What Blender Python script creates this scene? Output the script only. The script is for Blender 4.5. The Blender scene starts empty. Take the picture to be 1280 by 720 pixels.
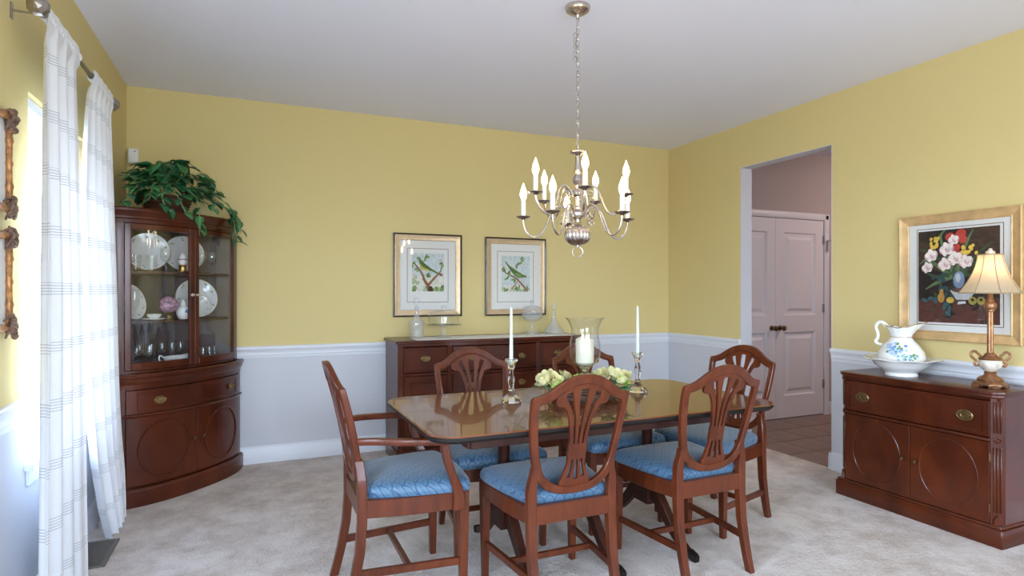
import bpy, bmesh, math, random
from math import sin, cos, pi, radians as rad
from mathutils import Vector, Matrix
random.seed(7)
S = bpy.context.scene
COL = S.collection

# ------------------------------------------------------------------ camera
YAW = rad(23.6); FPX = 737.0; EYE = 1.295
cd = bpy.data.cameras.new('camera'); cam = bpy.data.objects.new('camera', cd); COL.objects.link(cam)
cd.sensor_fit = 'HORIZONTAL'; cd.sensor_width = 36; cd.lens = 36 * FPX / 1280; cd.shift_y = 5 / 1280
cd.clip_start = .05; cd.clip_end = 200
cam.location = (0, 0, EYE); cam.rotation_euler = (pi / 2, 0, -YAW); S.camera = cam

# ------------------------------------------------------------------ exposure, sky
vs = S.view_settings
vs.view_transform = 'Standard'; vs.look = 'None'; vs.gamma = 1; vs.use_curve_mapping = False
vs.exposure = -0.1
S.cycles.transparent_max_bounces = 40
SKY_STRENGTH = 28.0
w = bpy.data.worlds.new('World'); S.world = w; w.use_nodes = True
nt = w.node_tree; nt.nodes.clear()
o_ = nt.nodes.new('ShaderNodeOutputWorld'); bg = nt.nodes.new('ShaderNodeBackground')
tc = nt.nodes.new('ShaderNodeTexCoord'); sp = nt.nodes.new('ShaderNodeSeparateXYZ'); cr = nt.nodes.new('ShaderNodeValToRGB')
mr = nt.nodes.new('ShaderNodeMapRange'); mr.inputs['From Min'].default_value = -1
nt.links.new(tc.outputs['Generated'], sp.inputs[0]); nt.links.new(sp.outputs['Z'], mr.inputs['Value'])
nt.links.new(mr.outputs[0], cr.inputs[0]); nt.links.new(cr.outputs[0], bg.inputs[0]); nt.links.new(bg.outputs[0], o_.inputs[0])
e = cr.color_ramp.elements
e[0].position = .0; e[0].color = (.27, .29, .31, 1)
e[1].position = 1; e[1].color = (.42, .62, 1, 1)
a_ = e.new(.485); a_.color = (.33, .36, .38, 1)
a_ = e.new(.52); a_.color = (.66, .80, 1, 1)
bg.inputs[1].default_value = SKY_STRENGTH

# room numbers
XL, XR, YB, YF, HC = -.82, 3.86, 4.86, -2.6, 2.74
WT = .12
WINS_LEFT = [(2.90, 3.74, .62, 2.09), (-.2, 1.2, .62, 2.2)]      # y0,y1,z0,z1; the second is out of view, added for daylight
ADDED_REAR_WINS = [(-.5, .75, .45, 2.35), (1.05, 2.35, .45, 2.35)]       # x0,x1,z0,z1; both added behind the camera as daylight sources

def portal(name, loc, rot, sx, sy):
    l = bpy.data.lights.new(name, 'AREA'); l.shape = 'RECTANGLE'; l.size = sx; l.size_y = sy
    l.cycles.is_portal = True
    o = bpy.data.objects.new(name, l); COL.objects.link(o); o.location = loc; o.rotation_euler = rot
for i, (y0, y1, z0, z1) in enumerate(WINS_LEFT):
    portal('window_portal', (XL - .20, (y0 + y1) / 2, (z0 + z1) / 2), (0, -pi / 2, 0), z1 - z0, y1 - y0)
for i, (x0, x1, z0, z1) in enumerate(ADDED_REAR_WINS):
    portal('window_portal', ((x0 + x1) / 2, YF - .20, (z0 + z1) / 2), (pi / 2, 0, 0), x1 - x0, z1 - z0)

# ------------------------------------------------------------------ materials
MATS = {}
def newmat(name):
    m = bpy.data.materials.new(name); m.use_nodes = True; MATS[name] = m
    n = m.node_tree; return m, n, n.nodes['Principled BSDF']
def plain(name, col, rough=.5, metal=0, coat=0, spec=.5, emit=None, estr=0, trans=0, ior=1.45, bump=None, var=0, vscale=6, sheen=0, sss=0):
    m, n, b = newmat(name)
    b.inputs['Base Color'].default_value = (*col, 1); b.inputs['Roughness'].default_value = rough
    b.inputs['Metallic'].default_value = metal; b.inputs['Coat Weight'].default_value = coat
    b.inputs['Specular IOR Level'].default_value = spec; b.inputs['IOR'].default_value = ior
    b.inputs['Transmission Weight'].default_value = trans; b.inputs['Sheen Weight'].default_value = sheen
    if sss: b.inputs['Subsurface Weight'].default_value = sss; b.inputs['Subsurface Radius'].default_value = (.02, .012, .006)
    if emit: b.inputs['Emission Color'].default_value = (*emit, 1); b.inputs['Emission Strength'].default_value = estr
    t = n.nodes.new('ShaderNodeTexCoord')
    if var:
        nz = n.nodes.new('ShaderNodeTexNoise'); nz.inputs['Scale'].default_value = vscale; nz.inputs['Detail'].default_value = 5
        r = n.nodes.new('ShaderNodeValToRGB'); n.links.new(t.outputs['Object'], nz.inputs['Vector']); n.links.new(nz.outputs[0], r.inputs[0])
        r.color_ramp.elements[0].position = .3; r.color_ramp.elements[1].position = .7
        r.color_ramp.elements[0].color = (*[c * (1 - var) for c in col], 1); r.color_ramp.elements[1].color = (*[min(1, c * (1 + var)) for c in col], 1)
        n.links.new(r.outputs[0], b.inputs['Base Color'])
    if bump:
        nz = n.nodes.new('ShaderNodeTexNoise'); nz.inputs['Scale'].default_value = bump[0]; nz.inputs['Detail'].default_value = 3
        n.links.new(t.outputs['Object'], nz.inputs['Vector'])
        bp = n.nodes.new('ShaderNodeBump'); bp.inputs['Strength'].default_value = bump[1]; bp.inputs['Distance'].default_value = bump[2]
        n.links.new(nz.outputs[0], bp.inputs['Height']); n.links.new(bp.outputs[0], b.inputs['Normal'])
    return m
def wood(name, dark, light, stretch=(14, 14, 1.2), rough=.28, coat=.4, scale=3.0, crough=.12, spec=.5):
    m, n, b = newmat(name)
    t = n.nodes.new('ShaderNodeTexCoord'); mp = n.nodes.new('ShaderNodeMapping'); mp.inputs['Scale'].default_value = stretch
    n.links.new(t.outputs['Object'], mp.inputs[0])
    nz = n.nodes.new('ShaderNodeTexNoise'); nz.inputs['Scale'].default_value = scale; nz.inputs['Detail'].default_value = 6
    nz.inputs['Distortion'].default_value = .8; n.links.new(mp.outputs[0], nz.inputs[0])
    n2 = n.nodes.new('ShaderNodeTexNoise'); n2.inputs['Scale'].default_value = 2.2; n2.inputs['Detail'].default_value = 3
    n.links.new(t.outputs['Object'], n2.inputs[0])
    mx = n.nodes.new('ShaderNodeMath'); mx.operation = 'MULTIPLY_ADD'; mx.inputs[1].default_value = .55; 
    m2 = n.nodes.new('ShaderNodeMath'); m2.operation = 'MULTIPLY'; m2.inputs[1].default_value = .45
    n.links.new(n2.outputs[0], m2.inputs[0]); n.links.new(nz.outputs[0], mx.inputs[0]); n.links.new(m2.outputs[0], mx.inputs[2])
    r = n.nodes.new('ShaderNodeValToRGB'); r.color_ramp.elements[0].position = .33; r.color_ramp.elements[1].position = .68
    r.color_ramp.elements[0].color = (*dark, 1); r.color_ramp.elements[1].color = (*light, 1)
    n.links.new(mx.outputs[0], r.inputs[0]); n.links.new(r.outputs[0], b.inputs['Base Color'])
    b.inputs['Roughness'].default_value = rough; b.inputs['Coat Weight'].default_value = coat; b.inputs['Coat Roughness'].default_value = crough; b.inputs['Specular IOR Level'].default_value = spec
    return m
def thin_glass(name, tint=(.97, .98, .98), ior=1.45, rough=.0, milk=0):
    m, n, b = newmat(name); n.nodes.remove(b); out = n.nodes['Material Output']
    tr = n.nodes.new('ShaderNodeBsdfTransparent'); tr.inputs[0].default_value = (*tint, 1)
    gl = n.nodes.new('ShaderNodeBsdfGlossy'); gl.inputs['Roughness'].default_value = rough
    lw = n.nodes.new('ShaderNodeLayerWeight'); pw = n.nodes.new('ShaderNodeMath'); pw.operation = 'POWER'; pw.inputs[1].default_value = 5     # Schlick, the same from both sides
    f0 = ((ior - 1) / (ior + 1)) ** 2
    fr = n.nodes.new('ShaderNodeMath'); fr.operation = 'MULTIPLY_ADD'; fr.inputs[1].default_value = 1 - f0; fr.inputs[2].default_value = f0
    n.links.new(lw.outputs['Facing'], pw.inputs[0]); n.links.new(pw.outputs[0], fr.inputs[0])
    mx = n.nodes.new('ShaderNodeMixShader'); n.links.new(fr.outputs[0], mx.inputs[0]); n.links.new(tr.outputs[0], mx.inputs[1]); n.links.new(gl.outputs[0], mx.inputs[2])
    res = mx.outputs[0]
    if milk:
        d_ = n.nodes.new('ShaderNodeBsdfDiffuse'); d_.inputs[0].default_value = (.9, .92, .95, 1); m3 = n.nodes.new('ShaderNodeMixShader'); m3.inputs[0].default_value = milk
        n.links.new(res, m3.inputs[1]); n.links.new(d_.outputs[0], m3.inputs[2]); res = m3.outputs[0]
    n.links.new(res, out.inputs[0]); return m

plain('wall_yellow', (.74, .60, .272), .75, bump=(160, .08, .002))
plain('wall_white', (.66, .66, .69), .6, bump=(160, .06, .002))
plain('trim_white', (.78, .79, .83), .35)
plain('ceiling_white', (.85, .85, .94), .9, bump=(90, .1, .002))
plain('hall_mauve', (.50, .44, .42), .8, bump=(160, .08, .002))
plain('door_white', (.80, .79, .82), .4)
plain('hinge_grey', (.4, .4, .4), .35, metal=1)
wood('chair_wood', (.058, .0105, .003), (.145, .031, .0085), stretch=(9, 9, 1.5), rough=.36, coat=.22, crough=.10, spec=.25)
wood('cabinet_wood', (.040, .007, .0024), (.118, .0225, .0058), stretch=(3, 3, 1.2), rough=.32, coat=.3, scale=2.2, spec=.25, crough=.1)
wood('table_wood', (.120, .034, .012), (.205, .066, .022), stretch=(1.0, 9, 9), rough=.22, coat=.55, crough=.03, spec=.3)
wood('dark_wood', (.028, .007, .004), (.060, .015, .007), rough=.4, coat=.1, spec=.25)
wood('interior_wood', (.045, .017, .009), (.085, .034, .018), stretch=(4, 4, 1), rough=.45, coat=.1)
plain('black_edge', (.014, .009, .007), .5, spec=.25)
plain('brass', (.27, .19, .085), .38, metal=1, var=.3, vscale=60)
plain('dark_brass', (.20, .13, .06), .4, metal=1)
plain('nickel', (.58, .52, .47), .27, metal=1, var=.12, vscale=40)
plain('rod_metal', (.42, .38, .33), .3, metal=1)
plain('candle_sleeve', (.88, .87, .82), .45)
plain('bulb', (1, .9, .75), .3, emit=(1, .72, .42), estr=21)
plain('lamp_bulb', (1, .9, .75), .3, emit=(1, .70, .38), estr=18)
plain('ivory_wax', (.72, .68, .52), .45, sss=.2)
plain('pale_wax', (.66, .71, .62), .4, sss=.1)
plain('china', (.88, .87, .83), .12, coat=.5)
plain('plate_china', (.66, .65, .63), .15, coat=.4)
plain('china_rim', (.40, .22, .30), .2, coat=.4, var=.6, vscale=45)
plain('gold_trim', (.62, .43, .14), .25, metal=1)
plain('blue_flower', (.16, .32, .62), .3)
plain('pale_blue_flower', (.40, .58, .82), .3)
plain('green_flower', (.16, .30, .10), .3)
thin_glass('window_glass')
thin_glass('cabinet_glass', (.97, .98, .98), 1.52)
thin_glass('picture_glass', (.99, .99, .99), 1.45)
thin_glass('blown_glass', (.985, .99, .992), 1.52)
thin_glass('cut_glass', (.96, .97, .98), 1.7, .05, .10)
plain('crystal', (.98, .99, 1), .02, trans=1, ior=1.42)
plain('lace', (.86, .85, .82), .9, bump=(220, .6, .002))
plain('frame_black', (.018, .013, .011), .3, coat=.3)
plain('frame_champagne', (.62, .47, .30), .38, metal=.55, var=.08, vscale=30)
plain('frame_gold', (.66, .44, .21), .45, metal=.25, var=.18, vscale=14)
plain('antique_gold', (.42, .20, .075), .4, metal=.5, var=.45, vscale=50, bump=(60, .5, .004))
plain('antique_brown', (.20, .12, .085), .5, metal=.2, var=.6, vscale=60, bump=(80, .7, .005))
plain('mat_white', (.82, .82, .80), .8)
plain('mat_line', (.20, .13, .06), .6)
plain('wicker', (.10, .04, .02), .6, bump=(120, .8, .004), var=.4, vscale=50)
plain('vine_brown', (.07, .045, .035), .7, var=.4, vscale=40)
plain('vine_green', (.20, .36, .16), .5)
plain('leaf_green', (.020, .115, .045), .35, coat=.2, var=.55, vscale=28)
plain('leaf_light', (.055, .22, .07), .35, coat=.2, var=.5, vscale=28)
plain('rose_cream', (.76, .69, .33), .6, sheen=.2)
plain('rose_green', (.48, .62, .16), .6)
plain('wreath_leaf', (.06, .20, .09), .5)
plain('bronze', (.34, .17, .085), .36, metal=.75, var=.35, vscale=50)
plain('marble', (.66, .60, .50), .2, coat=.4, var=.25, vscale=25)
plain('sensor_white', (.85, .85, .86), .4)
plain('register_grey', (.17, .15, .13), .5, metal=.2)
plain('register_dark', (.012, .010, .008), .7)
plain('grout', (.15, .11, .09), .9)
plain('tile_brown', (.235, .150, .112), .35, var=.22, vscale=5)
plain('socket_dark', (.02, .02, .02), .6)

# carpet
m, n, b = newmat('carpet')
t = n.nodes.new('ShaderNodeTexCoord')
n1 = n.nodes.new('ShaderNodeTexNoise'); n1.inputs['Scale'].default_value = 4.2; n1.inputs['Detail'].default_value = 8; n1.inputs['Roughness'].default_value = .72
n2 = n.nodes.new('ShaderNodeTexNoise'); n2.inputs['Scale'].default_value = 130; n2.inputs['Detail'].default_value = 4
n3 = n.nodes.new('ShaderNodeTexNoise'); n3.inputs['Scale'].default_value = 38; n3.inputs['Detail'].default_value = 3
for q in (n1, n2, n3): n.links.new(t.outputs['Object'], q.inputs['Vector'])
r = n.nodes.new('ShaderNodeValToRGB'); r.color_ramp.elements[0].position = .36; r.color_ramp.elements[1].position = .60
r.color_ramp.elements[0].color = (.56, .455, .38, 1); r.color_ramp.elements[1].color = (.81, .72, .66, 1)
n.links.new(n1.outputs[0], r.inputs[0])
mx = n.nodes.new('ShaderNodeMixRGB'); mx.blend_type = 'OVERLAY'; mx.inputs[0].default_value = .55
n.links.new(r.outputs[0], mx.inputs[1]); n.links.new(n2.outputs[0], mx.inputs[2]); n.links.new(mx.outputs[0], b.inputs['Base Color'])
ad = n.nodes.new('ShaderNodeMath'); ad.operation = 'ADD'; n.links.new(n2.outputs[0], ad.inputs[0]); n.links.new(n3.outputs[0], ad.inputs[1])
bp = n.nodes.new('ShaderNodeBump'); bp.inputs['Strength'].default_value = .9; bp.inputs['Distance'].default_value = .012
n.links.new(ad.outputs[0], bp.inputs['Height']); n.links.new(bp.outputs[0], b.inputs['Normal'])
b.inputs['Roughness'].default_value = 1; b.inputs['Specular IOR Level'].default_value = .1; b.inputs['Sheen Weight'].default_value = .15

# blue scallop fabric
def fabric(name):
    m, n, b = newmat(name); N = n.nodes; L = n.links
    def M(op, a, b_=None, c=None):
        q = N.new('ShaderNodeMath'); q.operation = op
        for i, v_ in enumerate((a, b_, c)):
            if v_ is None: continue
            if isinstance(v_, (int, float)): q.inputs[i].default_value = v_
            else: L.new(v_, q.inputs[i])
        return q.outputs[0]
    t = N.new('ShaderNodeTexCoord'); s = N.new('ShaderNodeSeparateXYZ'); L.new(t.outputs['Object'], s.inputs[0])
    W = .046
    u = M('DIVIDE', s.outputs['X'], W)
    v = M('DIVIDE', M('ADD', s.outputs['Y'], M('MULTIPLY', s.outputs['Z'], .8)), W * .62)
    row = M('FLOOR', v)
    off = M('MULTIPLY', M('MODULO', M('ABSOLUTE', row), 2), .5)
    px = M('SUBTRACT', M('FRACT', M('ADD', M('ADD', u, off), 100.0)), .5)
    py = M('FRACT', v)
    d = M('SQRT', M('ADD', M('MULTIPLY', px, px), M('MULTIPLY', M('MULTIPLY', py, py), .27)))
    dd = M('ABSOLUTE', M('SUBTRACT', d, .5))
    line = N.new('ShaderNodeMapRange'); L.new(dd, line.inputs['Value']); line.inputs['From Min'].default_value = .02; line.inputs['From Max'].default_value = .075
    shade = N.new('ShaderNodeMapRange'); L.new(d, shade.inputs['Value']); shade.inputs['To Min'].default_value = 0; shade.inputs['To Max'].default_value = 1; shade.inputs['From Max'].default_value = .55
    c1 = N.new('ShaderNodeMixRGB'); L.new(shade.outputs[0], c1.inputs[0]); c1.inputs[1].default_value = (.042, .105, .175, 1); c1.inputs[2].default_value = (.086, .170, .262, 1)
    c2 = N.new('ShaderNodeMixRGB'); L.new(line.outputs[0], c2.inputs[0]); c2.inputs[1].default_value = (.022, .062, .125, 1); L.new(c1.outputs[0], c2.inputs[2])
    L.new(c2.outputs[0], b.inputs['Base Color']); b.inputs['Roughness'].default_value = .5; b.inputs['Sheen Weight'].default_value = .3
    bp = N.new('ShaderNodeBump'); bp.inputs['Strength'].default_value = .35; bp.inputs['Distance'].default_value = .002
    L.new(line.outputs[0], bp.inputs['Height']); L.new(bp.outputs[0], b.inputs['Normal'])
fabric('blue_fabric')

# sheer curtain cloth with bands of woven threads
m, n, b = newmat('sheer'); n.nodes.remove(b); out = n.nodes['Material Output']; N = n.nodes; L = n.links
t = N.new('ShaderNodeTexCoord'); s = N.new('ShaderNodeSeparateXYZ'); L.new(t.outputs['Object'], s.inputs[0])
def M(op, a, b_=None):
    q = N.new('ShaderNodeMath'); q.operation = op
    for i, v_ in enumerate((a, b_)):
        if v_ is None: continue
        if isinstance(v_, (int, float)): q.inputs[i].default_value = v_
        else: L.new(v_, q.inputs[i])
    return q.outputs[0]
zz = M('ADD', s.outputs['Z'], .05)
band = M('FRACT', M('DIVIDE', zz, .222))
inb = M('LESS_THAN', band, .22)
ln = M('LESS_THAN', M('FRACT', M('DIVIDE', zz, .222 * .22 / 4.5)), .32)
msk = M('MULTIPLY', inb, ln)
colr = N.new('ShaderNodeMixRGB'); L.new(msk, colr.inputs[0]); colr.inputs[1].default_value = (.90, .91, .94, 1); colr.inputs[2].default_value = (.62, .63, .66, 1)
df = N.new('ShaderNodeBsdfDiffuse'); L.new(colr.outputs[0], df.inputs[0])
col2 = N.new('ShaderNodeMixRGB'); L.new(msk, col2.inputs[0]); col2.inputs[1].default_value = (.88, .90, .95, 1); col2.inputs[2].default_value = (.30, .31, .34, 1)
tl = N.new('ShaderNodeBsdfTranslucent'); L.new(col2.outputs[0], tl.inputs[0])
tp = N.new('ShaderNodeBsdfTransparent')
m1 = N.new('ShaderNodeMixShader'); m1.inputs[0].default_value = .05; L.new(df.outputs[0], m1.inputs[1]); L.new(tl.outputs[0], m1.inputs[2])
m2 = N.new('ShaderNodeMixShader'); m2.inputs[0].default_value = .006; L.new(m1.outputs[0], m2.inputs[1]); L.new(tp.outputs[0], m2.inputs[2])
L.new(m2.outputs[0], out.inputs[0])

# lamp shade cloth
m, n, b = newmat('shade_cloth'); n.nodes.remove(b); out = n.nodes['Material Output']
df = n.nodes.new('ShaderNodeBsdfDiffuse'); df.inputs[0].default_value = (.70, .60, .45, 1)
tl = n.nodes.new('ShaderNodeBsdfTranslucent'); tl.inputs[0].default_value = (.80, .66, .44, 1)
m1 = n.nodes.new('ShaderNodeMixShader'); m1.inputs[0].default_value = .5
n.links.new(df.outputs[0], m1.inputs[1]); n.links.new(tl.outputs[0], m1.inputs[2]); n.links.new(m1.outputs[0], out.inputs[0])

# ------------------------------------------------------------------ mesh helpers
class MB:
    def __init__(s): s.v = []; s.f = []; s.m = []; s.fm = None
    def add(s, vs_, fs, mi=0):
        o = len(s.v); s.v += [tuple(p) for p in vs_]; s.f += [tuple(i + o for i in q) for q in fs]; s.m += [mi] * len(fs); return s
    def box(s, x0, x1, y0, y1, z0, z1, mi=0):
        v = [(x0, y0, z0), (x1, y0, z0), (x1, y1, z0), (x0, y1, z0), (x0, y0, z1), (x1, y0, z1), (x1, y1, z1), (x0, y1, z1)]
        return s.add(v, [(0, 3, 2, 1), (4, 5, 6, 7), (0, 1, 5, 4), (1, 2, 6, 5), (2, 3, 7, 6), (3, 0, 4, 7)], mi)
    def loft(s, rings, caps=True, closed=True, mi=0, wrap=False):
        n = len(rings[0]); v = [p for r in rings for p in r]; f = []
        k = n if closed else n - 1; R = len(rings)
        for i in range(R if wrap else R - 1):
            j2 = (i + 1) % R
            for j in range(k):
                a, b_ = i * n + j, i * n + (j + 1) % n; c, d = j2 * n + (j + 1) % n, j2 * n + j
                f.append((a, b_, c, d))
        if caps and not wrap: f += [tuple(range(n))[::-1], tuple((R - 1) * n + j for j in range(n))]
        return s.add(v, f, mi)
    def prism(s, pts, fn, a, b_, mi=0):
        return s.loft([[fn(p[0], p[1], a) for p in pts], [fn(p[0], p[1], b_) for p in pts]], mi=mi)
    def lathe(s, prof, n=24, o=(0, 0, 0), sx=1, sy=1, mi=0, axis='z', flute=0, nf=0):
        rings = []
        for r, z in prof:
            ring = []
            for k in range(n):
                a = 2 * pi * k / n; rr = max(r, .0004)
                if flute: rr *= 1 + flute * (abs(cos(a * nf / 2)) - .6)
                x, y = rr * cos(a) * sx, rr * sin(a) * sy
                p = (x, y, z) if axis == 'z' else ((x, -z, y) if axis == 'y' else (-z, x, y))
                ring.append((p[0] + o[0], p[1] + o[1], p[2] + o[2]))
            rings.append(ring)
        return s.loft(rings, mi=mi)
    def tube(s, pts, r, n=8, closed=False, mi=0, flat=1.0):
        P = [Vector(p) for p in pts]; R = r if isinstance(r, (list, tuple)) else [r] * len(P)
        rings = []; up = None
        for i, p in enumerate(P):
            a = P[i - 1] if (i > 0 or closed) else p; b_ = P[(i + 1) % len(P)] if (i < len(P) - 1 or closed) else p
            t_ = (b_ - a).normalized()
            if up is None:
                up = Vector((0, 0, 1)) if abs(t_.z) < .9 else Vector((1, 0, 0))
            up = (up - t_ * up.dot(t_)).normalized(); sd = t_.cross(up)
            rings.append([tuple(p + sd * cos(2 * pi * k / n) * R[i] + up * sin(2 * pi * k / n) * R[i] * flat) for k in range(n)])
        return s.loft(rings, wrap=closed, mi=mi)
    def bar(s, pts, w_, h, up=(0, 0, 1), mi=0):
        """rectangular section w_ (sideways) x h (along up); each may be a list"""
        P = [Vector(p) for p in pts]; U0 = Vector(up); rings = []
        for i, p in enumerate(P):
            a = P[max(i - 1, 0)]; b_ = P[min(i + 1, len(P) - 1)]; t_ = (b_ - a).normalized()
            u = (U0 - t_ * U0.dot(t_)).normalized(); sd = t_.cross(u)
            ww = (w_[i] if isinstance(w_, (list, tuple)) else w_) / 2; hh = (h[i] if isinstance(h, (list, tuple)) else h) / 2
            rings.append([tuple(p + sd * ww + u * hh), tuple(p + sd * ww - u * hh), tuple(p - sd * ww - u * hh), tuple(p - sd * ww + u * hh)])
        return s.loft(rings, mi=mi)
    def strip(s, rows, t_, yf, closed=False, mi=0):
        rings = []
        for (ax, az), (bx, bz) in rows:
            h = t_ / 2
            rings.append([(ax, yf(ax, az) - h, az), (bx, yf(bx, bz) - h, bz), (bx, yf(bx, bz) + h, bz), (ax, yf(ax, az) + h, az)])
        return s.loft(rings, wrap=closed, mi=mi)
    def grid(s, fn, nu, nv, mi=0):
        v = [fn(i / nu, j / nv) for j in range(nv + 1) for i in range(nu + 1)]
        f = [(j * (nu + 1) + i, j * (nu + 1) + i + 1, (j + 1) * (nu + 1) + i + 1, (j + 1) * (nu + 1) + i) for j in range(nv) for i in range(nu)]
        return s.add(v, f, mi)
    def build(s, name, mats, parent=None, smooth=35, bevel=0, seg=1, fixn=True, loc=None, rot=None, label=None):
        me = bpy.data.meshes.new(name)
        bm = bmesh.new(); vv = [bm.verts.new(p) for p in s.v]; bm.verts.ensure_lookup_table()
        for q, mi in zip(s.f, s.m):
            try:
                fc = bm.faces.new([vv[i] for i in q]); fc.material_index = mi
            except ValueError: pass
        if fixn: bmesh.ops.recalc_face_normals(bm, faces=bm.faces)
        if bevel:
            ed = [e_ for e_ in bm.edges if len(e_.link_faces) == 2 and e_.calc_face_angle(0) > rad(30)]
            bmesh.ops.bevel(bm, geom=ed, offset=bevel, segments=seg, affect='EDGES', profile=.5, clamp_overlap=True)
        for fc in bm.faces: fc.smooth = bool(smooth)
        bm.to_mesh(me); bm.free()
        if smooth: me.set_sharp_from_angle(angle=rad(smooth))
        for k in ([mats] if isinstance(mats, str) else mats): me.materials.append(MATS[k])
        ob = bpy.data.objects.new(name, me); COL.objects.link(ob)
        if parent: ob.parent = parent
        if loc: ob.location = loc
        if rot: ob.rotation_euler = rot
        if label: ob['label'] = label
        return ob

def tag(o, label, cat, group=None):
    o['label'] = label; o['category'] = cat
    if group: o['group'] = group
    return o
def thing(name, label, cat, loc=(0, 0, 0), rz=0, group=None):
    o = bpy.data.objects.new(name, None); COL.objects.link(o); o.empty_display_size = .1
    o.location = loc; o.rotation_euler = (0, 0, rz); return tag(o, label, cat, group)
def struct(o): o['kind'] = 'structure'; return o
def copy_tree(o, parent=None):
    kids = list(o.children); c = o.copy(); COL.objects.link(c); c.parent = parent
    for k in kids: copy_tree(k, c)
    return c
def inst(src, name, parent, loc, rot=(0, 0, 0), sc=(1, 1, 1)):
    o = bpy.data.objects.new(name, src.data); COL.objects.link(o); o.parent = parent; o.location = loc; o.rotation_euler = rot; o.scale = sc; return o
def smoothpts(pts, n=4):
    """Catmull-Rom through pts"""
    P = [Vector(p) for p in pts]; out = []
    for i in range(len(P) - 1):
        p0 = P[max(i - 1, 0)]; p1 = P[i]; p2 = P[i + 1]; p3 = P[min(i + 2, len(P) - 1)]
        for k in range(n):
            t_ = k / n
            out.append(.5 * ((2 * p1) + (p2 - p0) * t_ + (2 * p0 - 5 * p1 + 4 * p2 - p3) * t_ ** 2 + (3 * p1 - p0 - 3 * p2 + p3) * t_ ** 3))
    out.append(P[-1]); return [tuple(p) for p in out]
def lerp_tab(tab, z):
    for (z0, v0), (z1, v1) in zip(tab, tab[1:]):
        if z <= z1: return v0 + (v1 - v0) * max(0, (z - z0)) / (z1 - z0)
    return tab[-1][1]

# ------------------------------------------------------------------ room shell
DY0, DY1, DZ = 3.006, 3.886, 2.372
struct(MB().box(XL - .2, XR, YF - .2, YB + .1, -.12, 0).build('floor', 'carpet', smooth=0))
struct(MB().box(XL - .2, 7.2, YF - .2, YB + .1, HC, HC + .1).build('ceiling', 'ceiling_white', smooth=0))
RAIL = .887
def wall_boxes(mb, x0, x1, ylo, yhi, holes, z0, z1, axis):
    """vertical slab with rectangular holes; axis 'x': slab spans y, 'y': slab spans x"""
    cuts = sorted({ylo, yhi} | {h for q in holes for h in q[:2]})
    for a, b_ in zip(cuts, cuts[1:]):
        segs = [(z0, z1)]
        for h in holes:
            if h[0] < (a + b_) / 2 < h[1]:
                new = []
                for s0, s1 in segs:
                    if h[2] > s0: new.append((s0, min(s1, h[2])))
                    if h[3] < s1: new.append((max(s0, h[3]), s1))
                segs = [q for q in new if q[1] - q[0] > 1e-4]
        for s0, s1 in segs:
            if axis == 'x': mb.box(x0, x1, a, b_, s0, s1)
            else: mb.box(a, b_, x0, x1, s0, s1)
    return mb
WM = .86    # colour change hidden behind the chair rail
def wall(name, x0, x1, lo, hi, holes, axis):
    o = struct(wall_boxes(MB(), x0, x1, lo, hi, holes, WM, HC, axis).build(name, 'wall_yellow', smooth=0))
    wall_boxes(MB(), x0, x1, lo, hi, holes, 0, WM, axis).build('lower_wall', 'wall_white', o, smooth=0)
    return o
wall('wall_back', YB, YB + .12, XL - .16, XR + WT, [], 'y')
wall('wall_right', XR, XR + WT, YF, YB, [(DY0, DY1, 0, DZ)], 'x')
wall('wall_left', XL - .14, XL, YF, YB, WINS_LEFT, 'x')
wall('wall_rear', YF - .14, YF, XL - .14, XR + WT, ADDED_REAR_WINS, 'y')

rail_prof = [(0, .79), (.006, .79), (.009, .80), (.009, .812), (.014, .818), (.012, .835), (.017, .848), (.022, .856), (.027, .864), (.028, .874), (.026, .880), (.018, .887), (0, .887)]
base_prof = [(0, .0), (.015, .0), (.015, .095), (.012, .103), (.012, .112), (.007, .122), (.004, .13), (0, .13)]
def mould(name, prof, axis, base, sgn, a, b_):
    mb = MB()
    if axis == 'x': mb.prism(prof, lambda u, z, s_: (s_, base + sgn * u, z), a, b_)
    else: mb.prism(prof, lambda u, z, s_: (base + sgn * u, s_, z), a, b_)
    return struct(mb.build(name, 'trim_white', smooth=30))
mould('trim_1', rail_prof, 'x', YB, -1, XL, XR)
mould('trim_2', rail_prof, 'y', XR, -1, DY1, YB)
mould('trim_3', rail_prof, 'y', XR, -1, YF, DY0)
mould('trim_4', rail_prof, 'y', XL, 1, YF, WINS_LEFT[1][0] - .02)
mould('trim_5', rail_prof, 'y', XL, 1, WINS_LEFT[1][1] + .02, WINS_LEFT[0][0] - .015)
mould('trim_6', rail_prof, 'y', XL, 1, WINS_LEFT[0][1] + .015, YB)
mould('baseboard_back', base_prof, 'x', YB, -1, XL, XR)
mould('baseboard_right_far', base_prof, 'y', XR, -1, DY1, YB)
mould('baseboard_right', base_prof, 'y', XR, -1, YF, DY0 - .0)
mould('baseboard_left', base_prof, 'y', XL, 1, YF, YB)
# doorway return: painted drywall skin on the reveals
struct(MB().box(XR - .001, XR + WT + .001, DY1 - .004, DY1 + .001, 0, DZ).box(XR - .001, XR + WT + .001, DY0 - .001, DY0 + .004, .0, DZ).box(XR - .001, XR + WT + .001, DY0, DY1, DZ - .004, DZ + .001).build('trim_7', 'wall_white', smooth=0))
mb = MB().prism([(p[0], p[1]) for p in base_prof], lambda u, z, s_: (s_, DY0 + .004 + u, z), XR - .015, XR + WT)
struct(mb.build('baseboard_doorway', 'trim_white'))

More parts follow.
